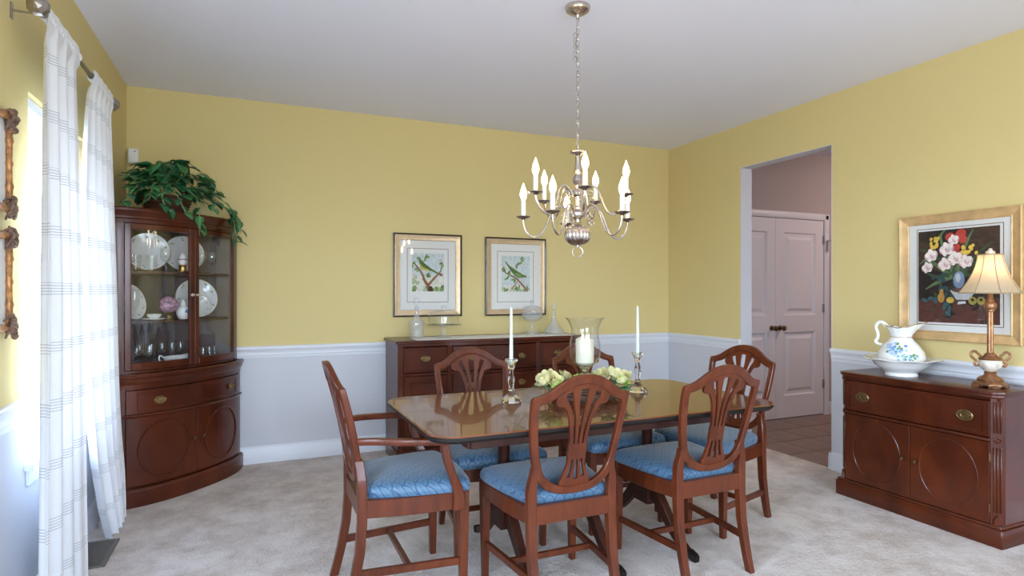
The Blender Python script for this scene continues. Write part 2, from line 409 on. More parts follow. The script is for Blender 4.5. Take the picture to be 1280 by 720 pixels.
# ---- hallway beyond the doorway
HY = 4.40
struct(wall_boxes(MB(), HY, HY + .1, XR + WT, 7.1, [(4.145, 5.525, 0, 2.05)], 0, HC, 'y').build('wall_hall', 'hall_mauve', smooth=0))
struct(MB().box(4.1, 5.57, HY + .1, HY + .12, 0, 2.1).build('wall_closet', 'hall_mauve', smooth=0))
struct(MB().box(7.0, 7.1, 1.2, HY, 0, HC).build('wall_hall_end', 'hall_mauve', smooth=0))
struct(MB().box(XR + WT, 7.1, 1.1, 1.2, 0, HC).build('wall_hall_near', 'hall_mauve', smooth=0))
struct(MB().box(XR + WT, XR + WT + .004, 1.2, DY0 - .002, 0, HC).box(XR + WT, XR + WT + .004, DY1 + .002, HY, 0, HC).box(XR + WT, XR + WT + .004, DY0 - .002, DY1 + .002, DZ + .002, HC).build('wall_hall_inner', 'hall_mauve', smooth=0))
hf = struct(MB().box(XR, 7.1, 1.1, HY + .1, -.12, -.008).build('floor_hall', 'grout', smooth=0))
tile0 = None; TS = .33
ty = HY - .002; 
for i in range(9):
    for j in range(9):
        x0 = XR + .004 + i * TS; y1 = HY - .004 - j * TS
        if tile0 is None:
            tile0 = MB().box(0, TS - .007, -(TS - .007), 0, -.008, .0).build('floor_tile', 'tile_brown', hf, bevel=.0015, smooth=0); tile0.location = (x0, y1, 0)
        else: inst(tile0, 'floor_tile', hf, (x0, y1, 0))
struct(MB().box(XR - .02, XR + .012, DY0, DY1, -.002, .006).build('trim_8', 'carpet', bevel=.003))
# closet double door on the hall wall
DX0, DXM, DX1, DTOP = 4.145, 4.835, 5.525, 2.05
cas = MB()
cp = [(0, 0), (.014, .0), (.018, .012), (.018, .05), (.012, .066), (0, .066)]
def casing_v(x, s_): cas.prism(cp, lambda u, w_, z: (x + s_ * w_, HY - u, z), 0, DTOP + .066)
casing_v(DX0, -1); casing_v(DX1, 1)
cas.prism(cp, lambda u, w_, x: (x, HY - u, DTOP + w_), DX0 - .066, DX1 + .066)
struct(cas.build('trim_9', 'trim_white'))
def closet_leaf(name, x0, x1, hs, ajar):
    d = struct(bpy.data.objects.new(name, None)); COL.objects.link(d); d.location = (hs, HY + .036, 0); d.rotation_euler = (0, 0, ajar)
    X0, X1 = x0 - hs, x1 - hs; t_ = .035; z0 = .012; z1 = DTOP - .004
    st = .115; rails = [(z0, .235), (.885, 1.055), (1.905, z1)]
    f = MB().box(X0, X0 + st, -t_, 0, z0, z1).box(X1 - st, X1, -t_, 0, z0, z1)
    for a, b_ in rails: f.box(X0 + st, X1 - st, -t_, 0, a, b_)
    f.build('door_frame', 'door_white', d, smooth=0)
    for a, b_ in ((.235, .885), (1.055, 1.905)):
        p = MB().box(X0 + st, X1 - st, -t_ + .019, -.004, a, b_)
        rings = []
        for ins, y in ((0, -t_ + .0005), (.012, -t_ + .017), (.040, -t_ + .018), (.072, -t_ + .003)):
            rings.append([(X0 + st + ins, y, a + ins), (X1 - st - ins, y, a + ins), (X1 - st - ins, y, b_ - ins), (X0 + st + ins, y, b_ - ins)])
        p.loft(rings, caps=False); p.add(rings[-1], [(0, 1, 2, 3)]); p.build('door_panel', 'door_white', d, smooth=0)
    kx = X1 - .055 if abs(X1) > abs(X0) else X0 + .055
    k = MB().lathe([(.026, 0), (.026, .006), (.011, .010), (.010, .03), (.018, .036), (.027, .05), (.026, .062), (.014, .07), (0, .071)], 16, (kx, -t_, .93), axis='y')
    k.build('door_knob', 'dark_brass', d)
    hx = X0 - .004 if kx > (X0 + X1) / 2 else X1 + .004
    for hz in (.28, 1.08, 1.80):
        MB().lathe([(.007, 0), (.007, .09)], 10, (hx, -t_ - .004, hz)).box(hx - .02, hx + .02, -t_ - .002, -t_ + .002, hz, hz + .09).build('hinge', 'hinge_grey', d)
    return d
closet_leaf('door_1', DX0 + .004, DXM - .002, DX0 + .004, 0)
closet_leaf('door_2', DXM + .002, DX1 - .004, DX1 - .004, 0)
struct(MB().box(DXM - .02, DXM + .02, HY - .004, HY + .02, DTOP - .006, DTOP + .001).build('door_catch', 'hinge_grey'))
hk = MB().tube([(DX1 + .02, HY - .03, 1.83), (DX1 + .03, HY - .055, 1.84), (DX1 + .055, HY - .07, 1.845), (DX1 + .06, HY - .07, 1.83)], .005, 8)
hk.box(DX1 + .012, DX1 + .028, HY - .034, HY - .022, 1.72, 1.84)
tag(hk.build('door_hook', 'hinge_grey'), 'small metal hook on the closet door casing by the top hinge', 'hook')
mb = MB().prism(base_prof, lambda u, z, s_: (s_, HY - u, z), DX1 + .066, 7.0)
struct(mb.build('baseboard_hall', 'trim_white'))

hl = thing('added_hall_lamp', 'round flush ceiling lamp added out of view to light the hallway', 'lamp', (6.0, 3.1, HC))  # unseen lamp, added to brighten the hallway
MB().lathe([(0, 0), (.17, 0), (.17, -.02), (.15, -.03), (0, -.03)], 32).build('mounting', 'nickel', hl)
plain('added_lamp_glass', (.9, .85, .8), .3, emit=(1, .76, .70), estr=95)  # glow of the added hallway lamp
MB().lathe([(.15, -.03), (.14, -.06), (.10, -.085), (.05, -.098), (0, -.10)], 32).build('added_lamp_bowl', 'added_lamp_glass', hl)
# ---- windows: the curtained one, the rest unseen and added for light
def window(name, axis, wp, a, b_, z0, z1, blind, sgn):
    """wp: inner wall plane; sgn: outward direction along the normal"""
    o = struct(bpy.data.objects.new(name, None)); COL.objects.link(o)
    def bx(m_, u0, u1, d0, d1, za, zb):
        d0, d1 = sorted((wp + sgn * d0, wp + sgn * d1))
        if axis == 'x': m_.box(d0, d1, u0, u1, za, zb)
        else: m_.box(u0, u1, d0, d1, za, zb)
        return m_
    fr = MB(); fw = .045
    bx(fr, a, a + fw, .08, .14, z0, z1); bx(fr, b_ - fw, b_, .08, .14, z0, z1)
    bx(fr, a + fw, b_ - fw, .08, .14, z0, z0 + fw); bx(fr, a + fw, b_ - fw, .08, .14, z1 - fw, z1)
    zm = (z0 + z1) / 2; bx(fr, a + fw, b_ - fw, .085, .135, zm - .022, zm + .022)
    fr.build('window_frame', 'trim_white', o, bevel=.003)
    for za, zb in ((z0 + fw, zm - .022), (zm + .022, z1 - fw)):
        bx(MB(), a + fw, b_ - fw, .108, .111, za, zb).build('window_pane', 'window_glass', o, smooth=0)
    bx(bx(MB(), a - .05, b_ + .05, -.03, -.0005, z0 - .022, z0 + .005), a + .001, b_ - .001, -.0005, .0795, z0 + .0005, z0 + .005).build('window_sill', 'trim_white', o, bevel=.0015)
    bx(MB(), a - .03, b_ + .03, -.012, 0, z0 - .085, z0 - .022).build('window_apron', 'trim_white', o, bevel=.003)
    if blind:
        bx(MB(), a + .01, b_ - .01, .02, .07, z1 - .05, z1 - .002).build('blind_headrail', 'trim_white', o, bevel=.004)
        for k in range(12):
            z = z1 - .065 - k * .016
            bx(MB(), a + .012, b_ - .012, .022, .068, z - .0022, z + .0012).build('blind_slat', 'trim_white', o, smooth=0)
    return o
window('window_1', 'x', XL, *WINS_LEFT[0], True, -1)
window('added_window_2', 'x', XL, *WINS_LEFT[1], False, -1)  # out-of-view window, added to let in more daylight
window('added_window_3', 'y', YF, *ADDED_REAR_WINS[0], False, -1)  # added behind the camera to light the room from the rear
window('added_window_4', 'y', YF, *ADDED_REAR_WINS[1], False, -1)  # second added rear window, likewise only a daylight source

# ------------------------------------------------------------------ dining chairs
RAKE = [(0, -.062), (.10, -.035), (.22, -.010), (.34, 0), (.50, 0), (.58, -.008), (.68, -.027), (.78, -.05), (.885, -.078), (.98, -.102)]
RP = [(z, y) for z, y in RAKE]
def rake(x, z): return lerp_tab(RP, z) - .016 * max(0, 1 - (x / .217) ** 2) * min(1, max(0, (z - .45) / .1))
OUT = [(0, .975), (.04, .971), (.08, .958), (.12, .935), (.152, .912), (.183, .897), (.217, .889), (.219, .862), (.216, .80), (.210, .74), (.200, .67), (.188, .605), (.172, .560), (.147, .525), (.11, .499), (.06, .484), (0, .479)]
INN = [(0, .936), (.034, .932), (.068, .920), (.102, .900), (.130, .880), (.156, .867), (.187, .858), (.189, .838), (.185, .79), (.179, .735), (.169, .667), (.157, .610), (.142, .573), (.119, .548), (.09, .528), (.05, .515), (0, .511)]
def dens(pts, corner=6, n=3):
    a = smoothpts([(x, 0, z) for x, z in pts[:corner + 1]], n); b_ = smoothpts([(x, 0, z) for x, z in pts[corner:]], n)
    return [(p[0], p[2]) for p in a] + [(p[0], p[2]) for p in b_[1:]]
OUTD, INND = dens(OUT), dens(INN)
def crest_in(x):
    x = abs(x)
    for (x0, z0), (x1, z1) in zip(INN, INN[1:]):
        if x0 <= x <= x1: return z0 + (z1 - z0) * (x - x0) / (x1 - x0)
    return .87
def ribbon(cl, wd, n=4):
    c = smoothpts([(x, 0, z) for x, z in cl], n); W_ = []
    k = len(c)
    for i in range(k):
        t_ = i / (k - 1) * (len(wd) - 1); j = min(int(t_), len(wd) - 2); W_.append(wd[j] + (wd[j + 1] - wd[j]) * (t_ - j))
    rows = []
    for i in range(k):
        a = c[max(i - 1, 0)]; b_ = c[min(i + 1, k - 1)]; dx, dz = b_[0] - a[0], b_[2] - a[2]; l = math.hypot(dx, dz)
        nx, nz = -dz / l, dx / l; h = W_[i] / 2
        rows.append(((c[i][0] + nx * h, c[i][2] + nz * h), (c[i][0] - nx * h, c[i][2] - nz * h)))
    return rows

def make_chair(label, arms=False):
    t = thing('armchair' if arms else 'dining_chair', label, 'chair', group=None if arms else 'side chairs around the dining table')
    W = 'chair_wood'
    # shield frame
    full = list(zip(OUTD, INND)); left = [((-a[0], a[1]), (-b_[0], b_[1])) for a, b_ in full[1:-1]][::-1]
    sf_ = MB().strip(full + left, .027, rake, closed=True)
    sf_.build('shield_frame', W, t, bevel=.004)
    bead = [(o_[0] + (i_[0] - o_[0]) * .72, o_[1] + (i_[1] - o_[1]) * .72) for o_, i_ in full + left]
    MB().tube([(x, rake(x, z) + .0135, z) for x, z in bead], .0042, 6, closed=True).build('bead_moulding', W, t)
    # splat
    sp_ = MB()
    for s_ in (-1, 1):
        sp_.strip(ribbon([(s_ * .0095, .66), (s_ * .0105, .72), (s_ * .016, .79), (s_ * .026, .85), (s_ * .034, .90), (s_ * .036, .938)], [.013, .014, .015, .020, .034, .046]), .013, rake)
        sp_.strip(ribbon([(s_ * .031, .66), (s_ * .033, .72), (s_ * .044, .79), (s_ * .064, .842), (s_ * .088, .872), (s_ * .098, .905)], [.014, .014, .016, .020, .032, .036]), .0128, rake)
        sp_.strip(ribbon([(s_ * .078, .868), (s_ * .094, .858), (s_ * .107, .868), (s_ * .104, .892)], [.018, .022, .022, .02]), .0135, rake)
        sp_.strip(ribbon([(s_ * .0095, .645), (s_ * .012, .60), (s_ * .019, .545), (s_ * .021, .52)], [.013, .012, .016, .024]), .013, rake)
        sp_.strip(ribbon([(s_ * .031, .645), (s_ * .036, .60), (s_ * .052, .548), (s_ * .056, .525)], [.014, .013, .017, .022]), .0128, rake)
    xs = [-.095 + .19 * i / 16 for i in range(17)]
    sp_.strip([((x, crest_in(x) + .004), (x, crest_in(x) - .018)) for x in xs], .0125, rake)
    sp_.strip([((-.041, z), (.041, z)) if z > 0 else None for z in (.624, .64, .665, .688)], .0132, rake)
    xs = [-.068 + .136 * i / 10 for i in range(11)]
    sp_.strip([((x, .545 - .006 * cos(x * 80)), (x, .508 + x * x * 1.2)) for x in xs], .0125, rake)
    sp_.build('splat', W, t, bevel=.0015)
    # rear legs
    for s_ in (-1, 1):
        rows = [((s_ * a, z), (s_ * b_, z)) for a, b_, z in ((.198, .170, 0), (.199, .168, .06), (.201, .167, .14), (.203, .166, .24), (.204, .165, .36), (.204, .165, .45), (.204, .166, .505), (.200, .166, .535), (.192, .161, .565), (.187, .152, .60))]
        MB().strip(rows, .036, lambda x, z: lerp_tab(RP, z)).build('leg', W, t, bevel=.003)
    # front legs (square tapered)
    for s_ in (-1, 1):
        cx_, cy_ = s_ * .226, .402
        MB().loft([[(cx_ - h, cy_ - h, z), (cx_ + h, cy_ - h, z), (cx_ + h, cy_ + h, z), (cx_ - h, cy_ + h, z)] for h, z in ((.0135, 0), (.015, .06), (.0205, .40), (.021, .445))]).build('leg', W, t, bevel=.002)
    # rails
    MB().box(-.168, .168, -.014, .012, .372, .447).build('seat_rail', W, t, bevel=.002)
    fr = smoothpts([(-.222, .408, .41), (-.12, .426, .41), (0, .434, .41), (.12, .426, .41), (.222, .408, .41)], 4)
    MB().bar(fr, .024, .07).build('seat_rail', W, t, bevel=.002)
    for s_ in (-1, 1):
        sr = smoothpts([(s_ * .189, .012, .41), (s_ * .214, .13, .41), (s_ * .229, .27, .41), (s_ * .231, .39, .41)], 4)
        MB().bar(sr, .024, .07).build('seat_rail', W, t, bevel=.002)
    # H stretcher
    for s_ in (-1, 1):
        MB().bar([(s_ * .184, -.012, .155), (s_ * .223, .395, .155)], .019, .030).build('stretcher', W, t, bevel=.002)
    MB().bar([(-.203, .185, .155), (.203, .185, .155)], .019, .026).build('stretcher', W, t, bevel=.002)
    # cushion
    half = [(0, .022), (.09, .022), (.158, .024), (.186, .045), (.207, .12), (.228, .22), (.240, .31), (.244, .39), (.236, .425), (.19, .438), (.10, .449), (0, .454)]
    h_ = [(p[0], p[1]) for p in smoothpts([(x, y, 0) for x, y in half], 3)]
    outl = h_ + [(-x, y) for x, y in h_[1:-1]][::-1]
    c_ = MB(); cyc = .235
    rings = []
    for k, z in ((.985, .440), (1.008, .452), (1.012, .464), (1.0, .478), (.96, .490), (.88, .499), (.72, .506), (.5, .511), (.25, .5135), (.02, .514)):
        rings.append([(x * k, cyc + (y - cyc) * k, z) for x, y in outl])
    c_.loft(rings).build('cushion', 'blue_fabric', t, smooth=60, label='blue scallop-patterned seat cushion')
    if arms:
        for s_ in (-1, 1):
            ap = smoothpts([(s_ * .203, -.022, .678), (s_ * .235, .05, .680), (s_ * .262, .15, .674), (s_ * .272, .25, .668), (s_ * .268, .315, .658)], 4)
            MB().bar(ap, [.024 + .012 * min(1, i / 8) for i in range(len(ap))], .026).build('arm', W, t, bevel=.006, seg=2)
            su = smoothpts([(s_ * .266, .312, .662), (s_ * .268, .318, .60), (s_ * .264, .345, .52), (s_ * .252, .372, .45), (s_ * .249, .378, .375)], 4)
            MB().bar(su, [.026] * len(su), [.032 + .022 * max(0, i - 8) / 8 for i in range(len(su))], up=(0, 1, 0)).build('arm_support', W, t, bevel=.004)
    return t
TX0, TX1, TY0, TY1, TZ = .605, 2.365, 2.100, 3.025, .752
ca = make_chair('open armchair with curved wooden arms at the table end', True); ca.location = (.396, 2.605, 0); ca.rotation_euler = (0, 0, -pi / 2); ca.scale = (1.03, 1.03, 1.03)
c0 = make_chair('shield-back side chair pushed in beside the armchair, its back towards the curtained window side')
spots = [((1.187, 2.106), 0, 'shield-back side chair right in front of the flower wreath, back to the room'),
         ((1.915, 2.116), rad(1), 'shield-back side chair with its back to the room, beside the chair at the table end'),
         ((1.140, 3.112), pi + rad(-2), 'shield-back side chair standing in front of the sideboard drawers with the carved panel'),
         ((1.875, 3.112), pi, 'shield-back side chair behind the glass hurricane candle holder'),
         ((2.615, 2.690), rad(100), 'shield-back side chair at the table end nearest the doorway')]
chairs = []
for i, (xy, rz, lab) in enumerate(spots):
    c = c0 if i == 0 else copy_tree(c0)
    c.location = (*xy, 0); c.rotation_euler = (0, 0, rz); c['label'] = lab; chairs.append(c)

# ------------------------------------------------------------------ dining table
tb = thing('dining_table', 'long polished mahogany dining table with rounded corners on splayed pedestals', 'table', ((TX0 + TX1) / 2, (TY0 + TY1) / 2, 0))
hx, hy, cr_ = (TX1 - TX0) / 2, (TY1 - TY0) / 2, .115
def table_outline(ins):
    pts = []
    for sx_, sy_, a0 in ((1, -1, -90), (1, 1, 0), (-1, 1, 90), (-1, -1, 180)):
        for k in range(9):
            a = rad(a0 + 90 * k / 8); pts.append((sx_ * (hx - cr_) + (cr_ - ins) * cos(a), sy_ * (hy - cr_) + (cr_ - ins) * sin(a)))
    return pts
SEAMS = [-.50, .53]
def clip(poly, x0, x1):
    def cut(P, X, keep_right):
        out = []
        for i in range(len(P)):
            a, b_ = P[i], P[(i + 1) % len(P)]
            ia = a[0] >= X if keep_right else a[0] <= X; ib = b_[0] >= X if keep_right else b_[0] <= X
            if ia: out.append(a)
            if ia != ib: t_ = (X - a[0]) / (b_[0] - a[0]); out.append((X, a[1] + t_ * (b_[1] - a[1])))
        return out
    return cut(cut(poly, x0, True), x1, False)
for a, b_ in ((-2, SEAMS[0]), (SEAMS[0], SEAMS[1]), (SEAMS[1], 2)):
    mb = MB(); P = clip(table_outline(0), a + .0008, b_ - .0008)
    ctr = Vector((sum(p[0] for p in P) / len(P), sum(p[1] for p in P) / len(P)))
    top = clip(table_outline(.004), a + .0008, b_ - .0008)
    if len(top) != len(P): top = P
    low = clip(table_outline(.012), a + .0008, b_ - .0008)
    if len(low) != len(P): low = P
    mb.loft([[(x, y, TZ) for x, y in top], [(x, y, TZ - .005) for x, y in P], [(x, y, TZ - .018) for x, y in P], [(x, y, TZ - .030) for x, y in low]])
    n_ = len(P); 
    mb.m = [0] * len(mb.m)
    for q in range(n_, 3 * n_): mb.m[q] = 1
    mb.build('table_leaf', ['table_wood', 'black_edge'], tb, smooth=25)
ap = MB()
for y in (-1, 1): ap.box(-hx + .20, hx - .20, y * (hy - .17) - .012, y * (hy - .17) + .012, .655, TZ - .031)
for x in (-1, 1): ap.box(x * (hx - .20) - .012, x * (hx - .20) + .012, -hy + .17, hy - .17, .655, TZ - .031)
ap.build('apron', 'dark_wood', tb, bevel=.002)
for px in (-.385, .035, .45):
    p = MB()
    PY = .052
    p.box(px - .04, px + .04, PY - .05, PY + .05, .62, TZ - .031)
    p.lathe([(.040, .62), (.042, .60), (.030, .57), (.027, .50), (.031, .44), (.032, .40), (.028, .36), (.040, .345)], 16, (px, PY, 0))
    p.box(px - .042, px + .042, PY - .058, PY + .058, .175, .345)
    p.build('pedestal', 'dark_wood', tb, bevel=.003)
    for s_ in (-1, 1):
        pts = smoothpts([(px, PY + s_ * .035, .25), (px, PY + s_ * .10, .218), (px, PY + s_ * .17, .148), (px, PY + s_ * .24, .078), (px, PY + s_ * .31, .040), (px, PY + s_ * .365, .021)], 4)
        MB().bar(pts, [.046 - .014 * i / len(pts) for i in range(len(pts))], [.078 - .046 * min(1, i / (len(pts) - 5)) for i in range(len(pts))]).build('pedestal_leg', 'dark_wood', tb, bevel=.004)
        MB().bar([(px, PY + s_ * .335, .032), (px, PY + s_ * .375, .021), (px, PY + s_ * .395, .018)], [.034, .036, .026], [.038, .038, .030]).build('foot_cap', 'black_edge', tb, bevel=.005, seg=2)

# ------------------------------------------------------------------ hardware helpers
def oval_pull(parent, loc, rz=0, w_=.075, name='drawer_pull'):
    p = MB(); h = .65 * w_
    p.lathe([(.5 * w_, 0), (.5 * w_, .002), (.44 * w_, .0045), (.40 * w_, .003), (.30 * w_, .003), (.27 * w_, .005), (.2 * w_, .005), (.16 * w_, .003), (0, .004)], 28, sy=.68, axis='y')
    for s_ in (-1, 1): p.lathe([(.005, 0), (.005, .010), (.008, .013), (.006, .018), (0, .019)], 10, (s_ * .36 * w_, 0, .004), axis='y')
    pts = [(.36 * w_ * cos(a), -.014, .004 + .30 * w_ * sin(a)) for a in [pi + pi * k / 12 for k in range(13)]]
    p.tube(pts, .0028, 8)
    return p.build(name, 'brass', parent, loc=loc, rot=(0, 0, rz))
def knob(parent, loc, rz=0, r_=.011, mat='dark_brass'):
    return MB().lathe([(.6 * r_, 0), (.45 * r_, .008), (r_, .014), (r_ * .9, .021), (0, .025)], 14, axis='y').build('knob', mat, parent, loc=loc, rot=(0, 0, rz))

# ------------------------------------------------------------------ corner china cabinet (bow front), built about the room corner
cc = thing('china_cabinet', 'tall bow-fronted corner china cabinet with two glass doors', 'cabinet', (XL, YB, 0))
def RR(phi): return .745 - .052 * sin(2 * phi) ** 2
def CP(deg, off, z):
    p = rad(deg); r_ = RR(p) + off; return (r_ * cos(p), -r_ * sin(p), z)
def curved(mb, d0, d1, z0, z1, o0, o1, n=None, mi=0):
    n = n or max(2, int((d1 - d0) / 3))
    rings = []
    for i in range(n + 1):
        d = d0 + (d1 - d0) * i / n
        rings.append([CP(d, o0, z0), CP(d, o1, z0), CP(d, o1, z1), CP(d, o0, z1)])
    return mb.loft(rings, mi=mi)
def curved_prof(mb, d0, d1, prof, n=28):
    return mb.loft([[CP(d0 + (d1 - d0) * i / n, o, z) for o, z in prof] for i in range(n + 1)])
def sector(mb, d0, d1, off, z0, z1, n=24, back=.034):
    pts = [CP(d0 + (d1 - d0) * i / n, off, 0) for i in range(n + 1)]
    poly = [(p[0], p[1]) for p in pts] + [(back, min(-back, pts[-1][1])), (back, -back), (max(back, pts[0][0]), -back)]
    poly = [(max(x, back), min(y, -back)) for x, y in poly]
    # remove duplicates
    q = []
    for p in poly:
        if not q or (abs(p[0] - q[-1][0]) + abs(p[1] - q[-1][1])) > 1e-5: q.append(p)
    return mb.prism(q, lambda x, y, z: (x, y, z), z0, z1)
A0, A1 = 3.2, 86.8; W = 'cabinet_wood'
curved_prof(sector(MB(), A0, A1, -.012, 0, .10), A0, A1, [(-.03, 0), (.0, 0), (.0, .092), (-.004, .100), (-.012, .108), (-.03, .108)]).build('base', W, cc, smooth=25)
cb = MB(); sector(cb, 4, 86, -.05, .10, .125); sector(cb, 4, 86, -.05, .52, .545); sector(cb, 4, 86, -.05, .70, .79)
curved(cb, 4, 9.0, .10, .74, -.05, -.020); curved(cb, 81.0, 86, .10, .74, -.05, -.020)
cb.build('carcass', W, cc, smooth=25)
# flat back boards against the walls
MB().box(.034, .70, -.044, -.034, .10, 1.76).box(.034, .044, -.70, -.044, .10, 1.76).build('back_panel', 'interior_wood', cc, smooth=0)
def door_low(d0, d1, hinge_high):
    d = MB(); curved(d, d0, d1, .122, .536, -.040, -.018); ob = d.build('door', W, cc, bevel=.002, smooth=25)
    mid = (d0 + d1) / 2; hd = (d1 - d0) * .36
    ring = [CP(mid + hd * cos(a), -.0155, .329 + .172 * sin(a)) for a in [2 * pi * k / 48 for k in range(48)]]
    MB().tube(ring, .0055, 6, closed=True).build('oval_moulding', W, ob)
    kd = d1 - 2.6 if hinge_high else d0 + 2.6
    p = CP(kd, -.018, .345); knob(ob, p, rad(90 - kd) , .011)
door_low(9.3, 44.9, True); door_low(45.1, 80.7, False)
dr = MB(); curved(dr, 9.3, 80.7, .556, .700, -.040, -.018); dro = dr.build('drawer', W, cc, bevel=.002, smooth=25)
mo = MB()
for z in (.578, .678): mo.tube([CP(14 + 62 * i / 30, -.0165, z) for i in range(31)], .0025, 6)
for d in (14, 76): mo.tube([CP(d, -.0165, .578 + .1 * i / 4) for i in range(5)], .0025, 6)
mo.build('inlay_moulding', W, dro)
for d in (20, 66): p = CP(d, -.017, .628); oval_pull(dro, p, rad(90 - d), .072)
mw = MB(); curved_prof(mw, 4, 86, [(-.05, .536), (-.012, .538), (-.007, .546), (-.012, .554), (-.05, .556)]); mw.build('waist_moulding', W, cc, smooth=30)
ml = MB(); sector(ml, 3.4, 86.6, -.02, .775, .800)
curved_prof(ml, 3.4, 86.6, [(-.05, .705), (-.020, .708), (-.018, .735), (-.006, .752), (-.004, .770), (.004, .776), (.006, .790), (.0, .800), (-.05, .800)]); ml.build('ledge', W, cc, smooth=30)
# upper
UO = -.045
up = MB(); curved(up, 4.2, 8.5, .80, 1.72, UO - .03, UO); curved(up, 81.5, 85.8, .80, 1.72, UO - .03, UO)
sector(up, 4, 86, UO - .01, .80, .815); sector(up, 4, 86, UO - .02, 1.715, 1.735); up.build('upper_case', W, cc, smooth=25)
for z in (1.10, 1.41):
    sh = MB(); sector(sh, 5, 85, UO - .05, z, z + .014); sh.build('shelf', 'interior_wood', cc, smooth=25)
def door_glass(d0, d1, low):
    d = MB(); st = 2.9; za, zb = .818, 1.712
    curved(d, d0, d0 + st, za, zb, UO - .022, UO + .004); curved(d, d1 - st, d1, za, zb, UO - .022, UO + .004)
    curved(d, d0 + st, d1 - st, za, za + .045, UO - .022, UO + .004); curved(d, d0 + st, d1 - st, zb - .035, zb, UO - .022, UO + .004)
    ob = d.build('glass_door', W, cc, bevel=.003, smooth=25)
    g = MB(); curved(g, d0 + st - .3, d1 - st + .3, za + .04, zb - .03, UO - .010, UO - .007, n=30); g.build('glass_pane', 'cabinet_glass', ob, smooth=40)
    kd = d1 - 1.5 if low else d0 + 1.5
    k = MB().lathe([(.012, 0), (.012, .002), (.006, .004), (.006, .012), (.009, .016), (0, .019)], 12, axis='y'); k.box(-.016, .016, -.003, 0, -.007, .007)
    k.build('latch', 'nickel', ob, loc=CP(kd, UO + .004, 1.275), rot=(0, 0, rad(90 - kd)))
door_glass(8.7, 44.85, True); door_glass(45.15, 81.3, False)
cn = MB(); sector(cn, 3.6, 86.4, UO, 1.735, 1.80)
curved_prof(cn, 3.6, 86.4, [(UO - .03, 1.712), (UO + .006, 1.714), (UO + .010, 1.735), (UO + .020, 1.742), (UO + .020, 1.752), (UO + .034, 1.772), (UO + .046, 1.784), (UO + .046, 1.796), (UO + .040, 1.805), (UO - .03, 1.805)])
cn.build('cornice', W, cc, smooth=30)

# ---- china inside the cabinet; q(deg, r, z) gives world coordinates
def q(deg, r_, z): return (XL + r_ * cos(rad(deg)), YB - r_ * sin(rad(deg)), z)
def plate_bm(r_): return [(0, 0), (.55 * r_, 0), (.62 * r_, .004), (.97 * r_, .016), (r_, .019), (.985 * r_, .023), (.62 * r_, .010), (.55 * r_, .006), (0, .006)]
def stood_plate(r_, deg, rr, z, label, lean=14, yaw=None):
    """plate stood on edge, leaning back, facing the room"""
    t = thing('display_plate', label, 'plate', q(deg, rr, z))
    a = rad(lean); 
    pr = plate_bm(r_); mb = MB()
    mb.lathe(pr, 40, (0, 0, 0), axis='y')
    pl = mb.build('dish', 'plate_china', t, smooth=50); pl.location = (0, 0, r_ * cos(a) + .004); pl.rotation_euler = (-a, 0, 0)
    rm = MB(); random.seed(int(deg * 10))
    for k in range(9):
        an = 2 * pi * k / 9 + .3; rr_ = .80 * r_
        for j in range(3):
            ax = an + random.uniform(-.12, .12); r2 = rr_ + random.uniform(-.06, .08) * r_
            yy = -(.004 + (r2 / r_ - .62) / .35 * .012 + .0065)
            rm.lathe([(.045 * r_, 0), (.03 * r_, .0015), (0, .002)], 8, (r2 * cos(ax), yy, r2 * sin(ax)), axis='y', mi=j)
    rm.build('painted_flowers', ['china_rim', 'green_flower', 'pale_blue_flower'], pl)
    MB().tube([(r_ * .985 * cos(k * pi / 24), -.0215, r_ * .985 * sin(k * pi / 24)) for k in range(48)], .0018, 5, closed=True).build('gilt_rim', 'gold_trim', pl)
    face = rad(yaw if yaw is not None else 90 - deg); t.rotation_euler = (0, 0, face)
    return t
Z1, Z2, Z3 = 1.4248, 1.1148, .8158
stood_plate(.125, 67, .50, Z1, 'big painted plate on the top shelf beside the curtain', yaw=8)
stood_plate(.125, 39, .49, Z1, 'big painted plate on the top shelf behind the gilt egg', yaw=18)
stood_plate(.135, 33, .54, Z2, 'big cream plate on the middle shelf behind the white jar', yaw=22)
stood_plate(.080, 34.5, .565, Z2, 'small painted plate leaning on the bigger plate on the middle shelf', yaw=20, lean=20)
stood_plate(.115, 79, .56, Z2, 'painted plate at the curtain end of the middle shelf', yaw=60)
# egg on gilt stand
t = thing('decorative_egg', 'pink painted egg on a gilt stand on the top shelf', 'ornament', q(48.5, .585, Z1))
MB().lathe([(.028, 0), (.03, .006), (.024, .012), (.022, .035), (.028, .045), (.02, .05), (0, .05)], 20).build('stand', 'gold_trim', t)
MB().lathe([(0, .045), (.018, .05), (.027, .068), (.028, .085), (.022, .108), (.012, .122), (0, .127)], 20).build('egg', 'china', t)
MB().lathe([(.0285, .078), (.0288, .088)], 20).build('band', 'china_rim', t)
# globe on gilt stand
t = thing('decorative_globe', 'round pink porcelain ball on a brass stand on the middle shelf', 'ornament', q(56.5, .565, Z2))
MB().lathe([(.026, 0), (.027, .006), (.016, .012), (.013, .03), (.02, .04), (.03, .05), (.02, .052), (0, .052)], 20).build('stand', 'brass', t)
MB().lathe([(.056 * cos(a), .098 + .056 * sin(a)) for a in [-pi / 2 + pi * k / 16 for k in range(17)]], 28).build('ball', 'china_rim', t)
